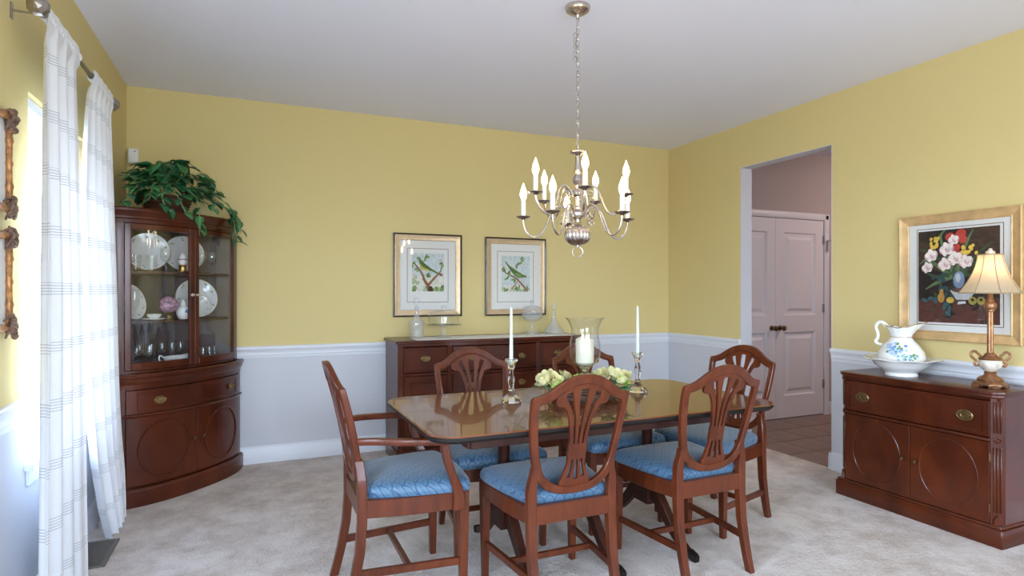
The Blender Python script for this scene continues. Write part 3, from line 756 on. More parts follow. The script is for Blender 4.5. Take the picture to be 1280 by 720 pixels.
# white jar
t = thing('ginger_jar', 'small white lidded jar with blue mark on the middle shelf', 'jar', q(47.2, .572, Z2))
MB().lathe([(.022, 0), (.03, .006), (.042, .035), (.044, .055), (.036, .078), (.020, .090), (.018, .100), (.022, .104), (.0, .104)], 24).build('body', 'china', t)
MB().lathe([(.022, .104), (.020, .112), (.010, .120), (.006, .128), (0, .131)], 20).build('lid', 'china', t)
jd = MB()
for k in range(5): jd.lathe([(.007, 0), (.0, .001)], 8, (-.008 + .005 * k, -.0435, .05 + .008 * (k % 2)), axis='y')
jd.build('painted_mark', 'blue_flower', t).rotation_euler = (0, 0, rad(35))
# cup and saucer
t = thing('saucer', 'white saucer under the teacup on the middle shelf', 'saucer', q(65.5, .57, Z2))
MB().lathe([(0, 0), (.035, 0), (.07, .010), (.068, .013), (.035, .004), (0, .004)], 28).build('dish', 'china', t)
t = thing('teacup', 'white teacup with gilt line on its saucer on the middle shelf', 'cup', q(65.5, .57, Z2 + .005), rad(75))
MB().lathe([(.018, 0), (.02, .004), (.036, .018), (.043, .036), (.041, .036), (.034, .019), (.018, .007), (0, .007)], 28).build('bowl', 'china', t)
MB().tube([(.043 * cos(k * pi / 24), .043 * sin(k * pi / 24), .0355) for k in range(48)], .0014, 5, closed=True).build('gilt_rim', 'gold_trim', t)
MB().tube(smoothpts([(-.038, -.010, .030), (-.056, -.014, .034), (-.060, -.015, .022), (-.048, -.012, .012), (-.034, -.009, .014)], 4), .003, 6).build('handle', 'china', t)
# gravy boat
t = thing('gravy_boat', 'white gravy boat on the cabinet floor in front of the glasses', 'gravy boat', q(50, .562, Z3), rad(36))
g = MB(); rings = []
for k, (rr_, z) in enumerate(((.030, 0), (.034, .004), (.026, .010), (.045, .025), (.062, .045), (.068, .060), (.064, .060), (.045, .03), (.0, .016))):
    ring = []
    for j in range(28):
        a = 2 * pi * j / 28; x, y = rr_ * 1.5 * cos(a), rr_ * .8 * sin(a)
        lift = .022 * (rr_ / .068) ** 4 * max(0, cos(a)) ** 4 if z > .03 else 0
        ring.append((x * (1 + .2 * max(0, cos(a)) ** 6 * (z > .03)), y, z + lift))
    rings.append(ring)
g.loft(rings).build('bowl', 'china', t, smooth=50)
MB().tube(smoothpts([(-.095, 0, .058), (-.118, 0, .072), (-.122, 0, .045), (-.10, 0, .03), (-.075, 0, .032)], 4), .0045, 8).build('handle', 'china', t)
# stemware
gob = thing('goblet', 'x', 'glass')
MB().lathe([(.030, 0), (.030, .002), (.006, .006), (.004, .012), (.004, .055), (.008, .062)], 18).build('stem', 'blown_glass', gob)
MB().lathe([(.004, .060), (.020, .068), (.031, .09), (.032, .12), (.028, .145), (.0272, .145), (.031, .118), (.0295, .092), (.019, .071), (0, .066)], 18).build('bowl', 'blown_glass', gob)
flu = thing('champagne_flute', 'x', 'glass')
MB().lathe([(.030, 0), (.030, .002), (.005, .006), (.004, .012), (.004, .06), (.007, .066)], 18).build('stem', 'blown_glass', flu)
MB().lathe([(.004, .064), (.014, .075), (.024, .11), (.026, .16), (.022, .20), (.0213, .20), (.025, .158), (.022, .108), (.012, .077), (0, .070)], 18).build('bowl', 'blown_glass', flu)
tum = thing('tumbler', 'x', 'glass')
MB().lathe([(0, 0), (.025, 0), (.032, .10), (.0308, .10), (.0242, .010), (0, .010)], 18).build('bowl', 'blown_glass', tum)
protos = {'g': gob, 'f': flu, 't': tum}; usedp = set()
def put_glass(kind, deg, r_, z, label, group):
    src = protos[kind]
    if kind in usedp: o = copy_tree(src)
    else: o = src; usedp.add(kind)
    o.location = q(deg, r_, z); o['label'] = label; o['group'] = group
GL = 'clear stemmed goblet in the rows on the cabinet floor'
for deg in (82, 75.4, 68.8): put_glass('g', deg, .60, Z3, GL, 'goblets on the cabinet floor')
for deg in (80, 71.6, 63.2, 54.8, 46.4, 38): put_glass('g', deg, .455, Z3, GL, 'goblets on the cabinet floor')
for deg in (33, 26.4, 19.8): put_glass('t', deg, .597, Z3, 'clear straight tumbler at the hinge end of the cabinet floor', 'tumblers on the cabinet floor')
for deg in (29.6, 21): put_glass('g', deg, .47, Z3, GL, 'goblets on the cabinet floor')
put_glass('f', 76.5, .62, Z2, 'tall champagne flute alone on the middle shelf beside the teacup', 'champagne flutes')
for deg in (76, 68): put_glass('t', deg, .615, Z1, 'short tumbler on the top shelf before the plate beside the curtain', 'top shelf tumblers')
for deg, r9 in ((60, .60), (35, .603), (25.2, .605)): put_glass('g', deg, r9, Z1, 'stemmed goblet on the top shelf', 'top shelf goblets')

# ---- trailing plant in a wicker basket on the cabinet
PC = Vector(q(46, .40, 1.806))
pl = thing('trailing_plant', 'bushy green pothos trailing out of a wicker basket on the china cabinet', 'plant', tuple(PC))
bk = MB()
bk.lathe([(.105, 0), (.12, .02), (.14, .09), (.15, .12), (.145, .125), (.135, .118), (.12, .09), (0, .085)], 28)
bk.build('basket', 'wicker', pl)
bw = MB()
for k in range(6): bw.tube([((.112 + .006 * k) * 1.03 * cos(2 * pi * j / 40) * (1 + .02 * (j % 2)), (.112 + .006 * k) * 1.03 * sin(2 * pi * j / 40) * (1 + .02 * (j % 2)), .012 + .02 * k) for j in range(40)], .006, 6, closed=True)
bw.build('basket_weave', 'wicker', pl)
def leaf_mesh(name, mat, parent):
    """heart-shaped leaf about 1 unit = 6.4 cm, folded along the midrib; local +x is the tip"""
    half = [(0, 0), (-.10, .16), (-.06, .32), (.10, .42), (.34, .42), (.60, .30), (.82, .14), (1.0, 0)]
    mb = MB(); v = []; 
    for x, y in half: v.append((x, 0, .04 * sin(x * 3)))
    for x, y in half: v.append((x, y, .14 * y + .04 * sin(x * 3) - .10 * x * x))
    for x, y in half: v.append((x, -y, .14 * y + .04 * sin(x * 3) - .10 * x * x))
    n_ = len(half)
    v[0:n_] = [(max(x, 0), 0, .04 * sin(x * 3) - .10 * x * x) for x, y in half]
    f = []
    for i in range(n_ - 1):
        f.append((i, i + 1, n_ + i + 1, n_ + i)); f.append((i + 1, i, 2 * n_ + i, 2 * n_ + i + 1))
    mb.add(v, f); o = mb.build(name, mat, parent, smooth=60, fixn=False)
    bm = bmesh.new(); bm.from_mesh(o.data); bmesh.ops.remove_doubles(bm, verts=bm.verts, dist=1e-5)
    bmesh.ops.solidify(bm, geom=bm.faces[:], thickness=.012); bm.to_mesh(o.data); bm.free(); return o
LF = [leaf_mesh('leaf', 'leaf_green', pl), leaf_mesh('leaf', 'leaf_light', pl)]
lused = [False, False]
def put_leaf(loc, out, size, light=None, roll=0):
    """out: direction of the tip; blade faces up/outward"""
    k = int(random.random() < .38) if light is None else light
    x = Vector(out).normalized(); up_ = Vector((random.uniform(-.4, .4), random.uniform(-.4, .4), 1)) + Vector((x.x, x.y, 0)) * .9
    y = up_.cross(x).normalized(); z = x.cross(y)
    mtx = Matrix((x, y, z)).transposed().to_4x4()
    if not lused[k]: o = LF[k]; lused[k] = True
    else: o = inst(LF[k], 'leaf', pl, (0, 0, 0))
    o.location = loc; o.rotation_euler = mtx.to_euler(); o.scale = (size, size, size)
random.seed(21)
for i in range(150):
    a = random.uniform(0, 2 * pi); el = math.acos(random.uniform(.0, 1)); rr_ = random.uniform(.72, 1.0)
    d = Vector((sin(el) * cos(a), sin(el) * sin(a), cos(el)))
    loc = Vector((d.x * .27 * rr_, d.y * .27 * rr_, .11 + d.z * .285 * rr_))
    loc += Vector((.02, -.02, 0))
    if (PC + loc).x < XL + .11 or (PC + loc).y > YB - .07: continue
    put_leaf(loc, (d.x * 1.0, d.y * 1.0, random.uniform(-.75, .1)), random.uniform(.070, .102))
def vine(pts, n_leaf, first=1):
    P = smoothpts(pts, 6); MB().tube(P, .0032, 6).build('vine', 'vine_green', pl)
    for k in range(n_leaf):
        i = int((k + first) / (n_leaf + first - .5) * (len(P) - 1)); p = Vector(P[i])
        s_ = 1 if k % 2 else -1
        dv = (Vector(P[min(i + 1, len(P) - 1)]) - Vector(P[max(i - 1, 0)])).normalized(); side = dv.cross(Vector((0, 0, 1)))
        if side.length < .1: side = Vector((.7, .7, 0))
        put_leaf(p + side.normalized() * s_ * .006, dv * .6 + side.normalized() * s_ * .6 + Vector((.15, -.2, -.35)), random.uniform(.055, .075))
def rv(deg, r_, z):   # relative to the plant's own base from the corner's polar coordinates
    p = Vector(q(deg, r_, z)) - PC; return tuple(p)
top = (.03, -.03, .20)
vine([top, rv(52, .60, 2.0), rv(50, .74, 1.90), rv(50, .77, 1.80), rv(49.5, .772, 1.73), rv(50, .775, 1.69)], 7)
vine([top, rv(58, .58, 2.0), rv(59, .73, 1.90), rv(58, .77, 1.83), rv(56, .775, 1.78)], 6)
vine([top, rv(40, .62, 1.96), rv(41, .75, 1.88), rv(42, .77, 1.83)], 5)
vine([top, rv(30, .60, 1.98), rv(25, .74, 1.88), rv(24.5, .755, 1.80), rv(23, .758, 1.72), rv(21, .76, 1.66), rv(18, .76, 1.65)], 10)
vine([top, rv(28, .60, 1.94), rv(21, .70, 1.87), rv(18, .745, 1.80), rv(15.5, .76, 1.72)], 8)
vine([top, rv(22, .52, 1.97), rv(16, .62, 1.92), rv(12, .70, 1.86), rv(11, .735, 1.78)], 8)
vine([top, rv(66, .60, 1.98), rv(70, .70, 1.90), rv(72, .755, 1.85)], 6)
vine([top, rv(70, .52, 2.0), rv(76, .60, 1.94), rv(80, .66, 1.87), rv(82, .70, 1.83)], 7)
vine([top, rv(76, .45, 2.03), rv(80, .52, 2.02), rv(82, .55, 2.04)], 5)
vine([top, rv(64, .68, 1.92), rv(66, .765, 1.84), rv(63, .775, 1.79)], 5)
vine([top, rv(30, .46, 2.1), rv(20, .55, 2.08), rv(14, .62, 1.98)], 6)

# motion sensor in the corner
t = thing('motion_sensor', 'small white motion sensor mounted high in the wall corner', 'sensor', (-.775, YB, 2.19))
MB().box(-.032, .032, -.045, 0, 0, .108).build('housing', 'sensor_white', t, bevel=.012, seg=3)
MB().lathe([(.004, 0), (.004, .002), (0, .0025)], 10, (.012, -.045, .085), axis='y').build('indicator', 'socket_dark', t)

# ------------------------------------------------------------------ sideboard on the back wall
SX0, SX1, SYB, SYF = .985, 2.562, YB - .034, 4.40
sbx = thing('sideboard', 'long mahogany sideboard with bowed centre drawers against the back wall', 'sideboard', ((SX0 + SX1) / 2, SYB, 0))
hw = (SX1 - SX0) / 2; dp = SYB - SYF; W = 'cabinet_wood'
cw = .381                                  # half width of centre section
def sf(x, o=0):                            # front curve: bowed centre
    ax = abs(x)
    return -(dp + o + (.045 * (cos(pi * x / (2 * cw)) ** .7) if ax < cw else 0))
def sline(x0, x1, o, n=16): return [(x0 + (x1 - x0) * i / n, sf(max(-hw, min(hw, x0 + (x1 - x0) * i / n)) if True else 0, o)) for i in range(n + 1)]
def sslab(mb, x0, x1, z0, z1, o, back, n=16):
    poly = sline(x0, x1, o, n) + [(x1, back), (x0, back)]
    return mb.prism(poly, lambda x, y, z: (x, y, z), z0, z1)
sslab(MB(), -hw - .018, hw + .018, .903, .925, .020, .0, 40).build('top', W, sbx, bevel=.004, smooth=25)
cbm = MB(); sslab(cbm, -hw + .003, hw - .003, .10, .12, -.02, -.003, 30); sslab(cbm, -hw + .003, hw - .003, .880, .9025, .002, -.003, 30)
cbm.box(-hw, -hw + .02, -dp + .002, 0, .0, .903).box(hw - .02, hw, -dp + .002, 0, 0, .903).box(-hw, hw, -.012, 0, .1, .9)
for x in (-cw, cw): cbm.box(x - .010, x + .010, -dp + .01, 0, .1, .88)
sslab(cbm, -hw + .003, hw - .003, .655, .675, -.004, -.05, 30)
cbm.build('carcass', W, sbx, smooth=25)
for x in (-hw + .022, -cw, cw, hw - .022):
    p = MB().box(x - .020, x + .020, -dp - .010, -dp + .02, .10, .88)
    for k in (-1, 0, 1): p.tube([(x + k * .010, -dp - .010, .14), (x + k * .010, -dp - .010, .64)], .0035, 6)
    p.build('pilaster', W, sbx, bevel=.002)
bp_ = MB(); sslab(bp_, -hw - .012, hw + .012, 0, .095, .012, -.05, 30); sslab(bp_, -hw - .005, hw + .005, .095, .103, .006, -.05, 30); bp_.build('base', W, sbx, smooth=25)
for s_ in (-1, 1):
    x0, x1 = sorted((s_ * (cw + .022), s_ * (hw - .044)))
    d = MB().box(x0, x1, -dp - .010, -dp + .012, .682, .872).build('drawer', W, sbx, bevel=.003)
    m_ = MB(); xa, xb, za, zb = x0 + .02, x1 - .02, .70, .855
    m_.tube([(xa, -dp - .010, za), (xb, -dp - .010, za), (xb, -dp - .010, zb), (xa, -dp - .010, zb)], .003, 6, closed=True); m_.build('inlay_moulding', W, d)
    oval_pull(d, ((x0 + x1) / 2, -dp - .010, .785), 0, .075)
    d = MB().box(x0, x1, -dp - .010, -dp + .012, .108, .652).build('door', W, sbx, bevel=.003)
    m_ = MB(); xa, xb, za, zb = x0 + .045, x1 - .045, .165, .60
    for r0, yy in ((.006, -.010), (.0035, -.010)):
        k = 0 if r0 > .005 else .014
        m_.tube([(xa + k, -dp + yy, za + k), (xb - k, -dp + yy, za + k), (xb - k, -dp + yy, zb - k), (xa + k, -dp + yy, zb - k)], r0, 6, closed=True)
    m_.box(xa + .014, xb - .014, -dp - .013, -dp, za + .014, zb - .014)
    for cx_ in (xa + .028, xb - .028): m_.lathe([(.012, 0), (.008, .004), (0, .005)], 10, (cx_, -dp - .013, zb - .03), axis='y')
    m_.build('raised_panel', W, d)
    knob(d, (x0 + .018 if s_ > 0 else x1 - .018, -dp - .010, .40))
for (z0, z1) in ((.682, .872), (.480, .652), (.300, .472), (.110, .292)):
    d = MB(); n_ = 24; xa, xb = -cw + .022, cw - .022
    front = [(xa + (xb - xa) * i / n_, sf(xa + (xb - xa) * i / n_, .008)) for i in range(n_ + 1)]; bk_ = [(x, y + .02) for x, y in front][::-1]
    d.prism(front + bk_, lambda x, y, z: (x, y, z), z0, z1); ob = d.build('drawer', W, sbx, bevel=.002, smooth=25)
    m_ = MB()
    for z in (z0 + .018, z1 - .018): m_.tube([(x * .96, sf(x * .96, .009), z) for x, y in front], .0028, 6)
    m_.build('inlay_moulding', W, ob)
    zc = (z0 + z1) / 2
    for x in (-.215, .215): oval_pull(ob, (x, sf(x, .008), zc), (.06 if x < 0 else -.06), .072)
    if z0 > .6:
        m_ = MB()
        m_.box(-.10, .10, sf(0, .016), sf(0, -.005), z0 + .012, z1 - .012); random.seed(3)
        for x in (-.103, .103): m_.box(x - .004, x + .004, sf(0, .020), sf(0, 0), z0 + .004, z1 - .004)
        for s_ in (-1, 1):
            for k in range(3):
                pts = [(s_ * (.018 + .030 * k + .013 * cos(a) * (1 - a / 9)), sf(0, .018), zc + (-1) ** k * .004 + .016 * sin(a) * (1 - a / 9)) for a in [j * .5 for j in range(12)]]
                m_.tube(pts, .005, 6)
        m_.lathe([(.016, 0), (.012, .008), (0, .012)], 12, (0, sf(0, .016), zc), axis='y')
        m_.build('carved_panel', W, ob, label='carved scrollwork panel')

# lace runner on the sideboard
RX0, RX1 = 1.15, 2.50
rn = MB(); n_ = 60
def rp_(u, v):
    x = RX0 + (RX1 - RX0) * u; y0, y1 = 4.41, 4.70
    e_ = .008 * abs(sin(u * pi * 26)); y = (y0 - .0 + e_) + (y1 - y0 - 2 * e_) * v
    return (x, y, .9265)
poly = [rp_(i / 104, 0) for i in range(105)] + [(RX1 + .010 * abs(sin(j / 24 * pi * 6)), 4.41 + .29 * j / 24, .9265) for j in range(1, 24)] + [rp_(i / 104, 1) for i in range(104, -1, -1)] + [(RX0 - .010 * abs(sin(j / 24 * pi * 6)), 4.70 - .29 * j / 24, .9265) for j in range(1, 24)]
rn.loft([[(x, y, .9252) for x, y, z in poly], [(x, y, .9275) for x, y, z in poly]])
for i in range(26):
    x = RX0 + (RX1 - RX0) * (i + .5) / 26
    rn.lathe([(.010, .9275), (.010, .9285), (.006, .9285), (.006, .9276)], 10, (x, 4.43, 0))
rn.add([(x, y, .9252) for x, y, z in poly[:1]], [])
tag(rn.build('lace_runner', 'lace'), 'white scalloped lace runner along the sideboard top', 'table runner')

ZS = .9288
def decanter(label, loc, body, stopper, name='decanter'):
    t = thing(name, label, 'decanter', loc)
    MB().lathe(body, 24, flute=.06, nf=12).build('body', 'cut_glass', t, smooth=60)
    MB().lathe(stopper, 12).build('stopper', 'cut_glass', t, smooth=20); return t
decanter('tall cut-glass decanter with round stopper at the sideboard end by the cake stand', (1.185, 4.61, ZS),
         [(0, 0), (.050, 0), (.052, .01), (.058, .09), (.066, .115), (.060, .13), (.030, .155), (.018, .19), (.015, .235), (.022, .245), (.020, .245), (.012, .235), (.014, .19), (.027, .157), (.055, .128), (.058, .115), (.050, .09), (.046, .012), (0, .012)],
         [(.012, .225), (.013, .25), (.008, .257), (.022, .275), (.027, .292), (.020, .312), (.008, .325), (0, .328)])
decanter('wide-based ship decanter with pointed stopper at the hurricane end of the sideboard', (2.412, 4.60, ZS),
         [(0, 0), (.080, 0), (.086, .01), (.082, .03), (.060, .06), (.032, .10), (.018, .135), (.014, .18), (.022, .192), (.020, .192), (.011, .18), (.014, .135), (.028, .10), (.055, .06), (.076, .03), (.078, .012), (0, .010)],
         [(.010, .175), (.012, .198), (.008, .204), (.024, .225), (.028, .238), (.018, .262), (.008, .275), (0, .278)])
# cake stand and dome
t = thing('cake_stand', 'footed glass cake stand on the sideboard', 'cake stand', (1.408, 4.61, ZS))
MB().lathe([(.062, 0), (.060, .006), (.040, .016), (.020, .030), (.017, .05), (.022, .07), (.03, .085), (.03, .092), (0, .092)], 24, flute=.05, nf=10).build('foot', 'cut_glass', t, smooth=50)
MB().lathe([(0, .090), (.138, .094), (.146, .100), (.146, .105), (.140, .102), (0, .098)], 40).build('plate', 'blown_glass', t)
t = thing('cake_dome', 'clear glass dome with knob covering the cake stand', 'cake dome', (1.408, 4.61, ZS + .1025))
MB().lathe([(.122, .0), (.124, .06), (.120, .085), (.105, .105), (.07, .116), (.0, .120), (0, .117), (.069, .113), (.103, .102), (.117, .084), (.121, .06), (.119, .0)], 40).build('bell', 'blown_glass', t, smooth=50)
MB().lathe([(.008, .118), (.008, .126), (.019, .134), (.020, .144), (.012, .152), (0, .154)], 16).build('knob', 'cut_glass', t)
# compote jar
t = thing('compote_jar', 'footed pressed-glass candy jar with domed lid on the sideboard', 'candy jar', (2.205, 4.61, ZS))
MB().lathe([(.062, 0), (.064, .010), (.055, .022), (.03, .035), (.018, .05), (.022, .065), (.016, .085), (.022, .105), (.05, .115), (.072, .13), (.086, .16), (.088, .195), (.085, .195), (.082, .16), (.068, .135), (.0, .12)], 32, flute=.05, nf=16).build('bowl', 'cut_glass', t, smooth=60)
lb = MB().lathe([(.090, .196), (.090, .206), (.078, .225), (.045, .245), (.016, .252), (.012, .262), (.018, .275), (.016, .288), (.006, .296), (0, .297)], 32, flute=.05, nf=16); lb.build('lid', 'cut_glass', t, smooth=60)
st_ = MB(); random.seed(5)
for rz_, zz_ in ((.0885, .185), (.0885, .165), (.080, .148), (.087, .21), (.07, .232)):
    for k in range(24): st_.lathe([(.006, -.004), (.006, .0), (0, .004)], 6, (rz_ * cos(2 * pi * k / 24), rz_ * sin(2 * pi * k / 24), zz_))
st_.build('pressed_studs', 'cut_glass', t)

# ------------------------------------------------------------------ framed prints
class Art:
    def __init__(s, x0, x1, z0, z1, y): s.mb = MB(); s.x0, s.x1, s.z0, s.z1 = x0, x1, z0, z1; s.y = y; s.k = 0; s.mats = []
    def mi(s, mat):
        if mat not in s.mats: s.mats.append(mat)
        return s.mats.index(mat)
    def P(s, u, v): return (s.x0 + (s.x1 - s.x0) * max(0, min(1, u)), s.y - .00006 * s.k, s.z0 + (s.z1 - s.z0) * max(0, min(1, v)))
    def poly(s, pts, mat):
        s.k += 1; s.mb.add([s.P(*p) for p in pts], [tuple(range(len(pts)))], s.mi(mat))
    def blob(s, u, v, ru, rv_, mat, rot=0, n=14):
        s.poly([(u + ru * cos(a) * cos(rot) - rv_ * sin(a) * sin(rot), v + ru * cos(a) * sin(rot) + rv_ * sin(a) * cos(rot)) for a in [2 * pi * k / n for k in range(n)]], mat)
    def stroke(s, pts, w0, w1, mat):
        P_ = smoothpts([(p[0], 0, p[1]) for p in pts], 5); L_ = []; R_ = []
        for i, p in enumerate(P_):
            a = P_[max(0, i - 1)]; b_ = P_[min(len(P_) - 1, i + 1)]; dx, dz = b_[0] - a[0], b_[2] - a[2]; l = math.hypot(dx, dz) or 1
            h = (w0 + (w1 - w0) * i / (len(P_) - 1)) / 2
            L_.append((p[0] - dz / l * h, p[2] + dx / l * h)); R_.append((p[0] + dz / l * h, p[2] - dx / l * h))
        s.poly(L_ + R_[::-1], mat)
for nm, c in dict(sky=(.60, .68, .70), sky_low=(.72, .73, .64), bird_green=(.09, .20, .035), bird_dark=(.035, .09, .025), bird_yellow=(.62, .50, .10), branch=(.26, .11, .055), branch_dark=(.045, .022, .015), foliage=(.20, .32, .12), foliage_pale=(.42, .52, .33), berry=(.55, .13, .10), tail_red=(.32, .10, .04), grass=(.13, .19, .04),
                  oil_dark=(.030, .022, .018), oil_brown=(.075, .040, .026), cloth_red=(.11, .04, .03), tulip=(.80, .70, .66), tulip_pink=(.62, .40, .38), red_petal=(.55, .07, .05), yellow_petal=(.75, .50, .08), oil_leaf=(.055, .10, .045), oil_leaf_pale=(.14, .22, .10), teal=(.035, .095, .11), vase_blue=(.24, .32, .48), vase_white=(.58, .60, .62), pear=(.42, .22, .05), lemon=(.55, .38, .06), apple=(.32, .26, .06)).items():
    plain('paint_' + nm, c, .75, var=.18, vscale=40)
def frame_box(t, w_, h, bw, depth, prof, mats, name='frame'):
    """mitred frame; prof: (inward 0..1, projection)"""
    f = MB(); rings = []
    loops = []
    for ins, pj_ in prof:
        i = ins * bw
        loops.append([(-w_ / 2 + i, -pj_, i), (w_ / 2 - i, -pj_, i), (w_ / 2 - i, -pj_, h - i), (-w_ / 2 + i, -pj_, h - i)])
    f.loft(loops, caps=False); return f
def picture(name, label, loc, rz, w_, h, outer, bw, prof, fm, matw, line_in, pw, ph, pz, art):
    t = thing(name, label, 'picture', loc, rz)
    if outer:
        frame_box(t, w_, h, outer, 0, [(0, 0), (0, .024), (.5, .026), (1, .022), (1, 0)], None).build('frame_edge', 'frame_black', t, smooth=20)
    W2, H2 = w_ - 2 * outer, h - 2 * outer
    f = frame_box(t, W2, H2, bw, 0, prof, None); fo = f.build('frame', fm, t, smooth=20); fo.location = (0, 0, outer)
    iw, ih = W2 - 2 * bw, H2 - 2 * bw; z0 = outer + bw
    MB().box(-iw / 2 - .004, iw / 2 + .004, -.008, -.004, z0 - .004, z0 + ih + .004).build('mount', 'mat_white', t, smooth=0)
    xl, xr, zl, zr = line_in
    ml_ = MB(); lw = .004
    ml_.box(xl, xr, -.0088, -.008, zl, zl + lw).box(xl, xr, -.0088, -.008, zr - lw, zr).box(xl, xl + lw, -.0088, -.008, zl, zr).box(xr - lw, xr, -.0088, -.008, zl, zr)
    ml_.build('mount_line', 'mat_line', t, smooth=0)
    A = Art(-pw / 2, pw / 2, pz, pz + ph, -.0084); art(A)
    A.mb.build('print', ['paint_' + k for k in A.mats], t, smooth=0, fixn=False)
    MB().box(-iw / 2 - .002, iw / 2 + .002, -.0145, -.013, z0 - .002, z0 + ih + .002).build('glass', 'picture_glass', t, smooth=0)
    return t
def bird1(A):
    A.poly([(0, 0), (1, 0), (1, 1), (0, 1)], 'sky'); A.poly([(0, 0), (1, 0), (1, .35), (.6, .42), (.3, .38), (0, .45)], 'sky_low')
    random.seed(11)
    for k in range(16): A.blob(random.random(), random.uniform(.02, .12), .07, .06, random.choice(['grass', 'foliage', 'foliage_pale']), random.random() * 3)
    for k in range(7): A.blob(random.uniform(.02, .25), random.uniform(.12, .38), .06, .035, 'foliage_pale', random.random() * 3)
    A.stroke([(.56, 0), (.50, .14), (.38, .30), (.32, .45), (.14, .66), (.04, .76)], .11, .03, 'branch')
    A.stroke([(.50, .16), (.66, .32), (.80, .44), (.90, .56), (.94, .80)], .075, .02, 'branch')
    A.poly([(.48, 0), (.64, 0), (.63, .13), (.52, .14)], 'branch_dark')
    A.stroke([(.30, .78), (.40, .82), (.48, .94)], .03, .012, 'branch')
    for u, v, r_ in ((.06, .74, .5), (.02, .66, 2), (.12, .58, .2), (.18, .55, 1), (.44, .92, 1), (.50, .90, .3), (.40, .84, 2), (.92, .62, 1), (.96, .70, 2), (.90, .74, .4), (.50, .45, .7), (.47, .41, 2), (.53, .40, .2)): A.blob(u, v, .055, .028, random.choice(['foliage', 'bird_green']), r_)
    A.blob(.88, .83, .02, .02, 'berry'); A.blob(.05, .44, .02, .015, 'berry')
    A.poly([(.14, .875), (.19, .905), (.25, .89), (.30, .80), (.44, .70), (.60, .60), (.82, .49), (.94, .45), (.92, .40), (.80, .45), (.62, .53), (.46, .55), (.32, .60), (.24, .70), (.20, .82)], 'bird_green')
    A.poly([(.22, .74), (.30, .66), (.40, .60), (.54, .56), (.46, .53), (.34, .56), (.26, .63)], 'bird_yellow')
    A.blob(.20, .865, .05, .035, 'foliage', -.5); A.poly([(.12, .872), (.17, .885), (.17, .858)], 'branch_dark')
    A.poly([(.82, .48), (.95, .47), (.94, .41), (.88, .40)], 'tail_red'); A.stroke([(.28, .78), (.44, .66), (.70, .54)], .045, .02, 'bird_dark')
def bird2(A):
    A.poly([(0, 0), (1, 0), (1, 1), (0, 1)], 'sky'); A.poly([(0, 0), (1, 0), (1, .12), (.5, .20), (0, .13)], 'sky_low')
    random.seed(12)
    for k in range(14): A.blob(random.random(), random.uniform(.02, .10), .07, .035, random.choice(['foliage', 'foliage_pale', 'sky_low']), random.random() * 3)
    A.stroke([(0, .62), (.2, .50), (.5, .38), (.70, .22), (.92, .01)], .03, .06, 'branch')
    A.stroke([(.58, .32), (.42, .14), (.30, .02)], .03, .015, 'branch')
    A.stroke([(.50, .66), (.62, .76), (.72, .92)], .016, .008, 'branch')
    for u, v, r_ in ((.06, .66, .8), (.10, .60, 2), (.16, .36, .3), (.22, .40, 1), (.30, .48, 2), (.26, .54, .6), (.40, .34, .2), (.46, .30, 1), (.52, .70, 2), (.58, .78, .6), (.66, .80, 0), (.72, .86, .5), (.70, .94, 1), (.76, .92, 2), (.62, .14, 1.4), (.50, .10, 1), (.18, .05, .6), (.90, .12, 2)): A.blob(u, v, .065, .030, random.choice(['foliage', 'bird_green', 'foliage']), r_)
    for u, v in ((.02, .74), (.52, .68), (.66, .78), (.26, .50), (.48, .16), (.03, .58), (.6, .36)): A.blob(u, v, .022, .018, 'berry')
    A.poly([(.11, .84), (.14, .84), (.28, .72), (.44, .64), (.60, .56), (.76, .47), (.86, .46), (.88, .42), (.865, .385), (.84, .41), (.74, .395), (.58, .39), (.46, .44), (.36, .54), (.24, .68)], 'bird_green')
    A.stroke([(.14, .82), (.34, .62), (.52, .52)], .02, .05, 'bird_dark'); A.blob(.58, .47, .11, .035, 'foliage', -.35); A.poly([(.84, .42), (.875, .40), (.862, .37)], 'branch_dark')
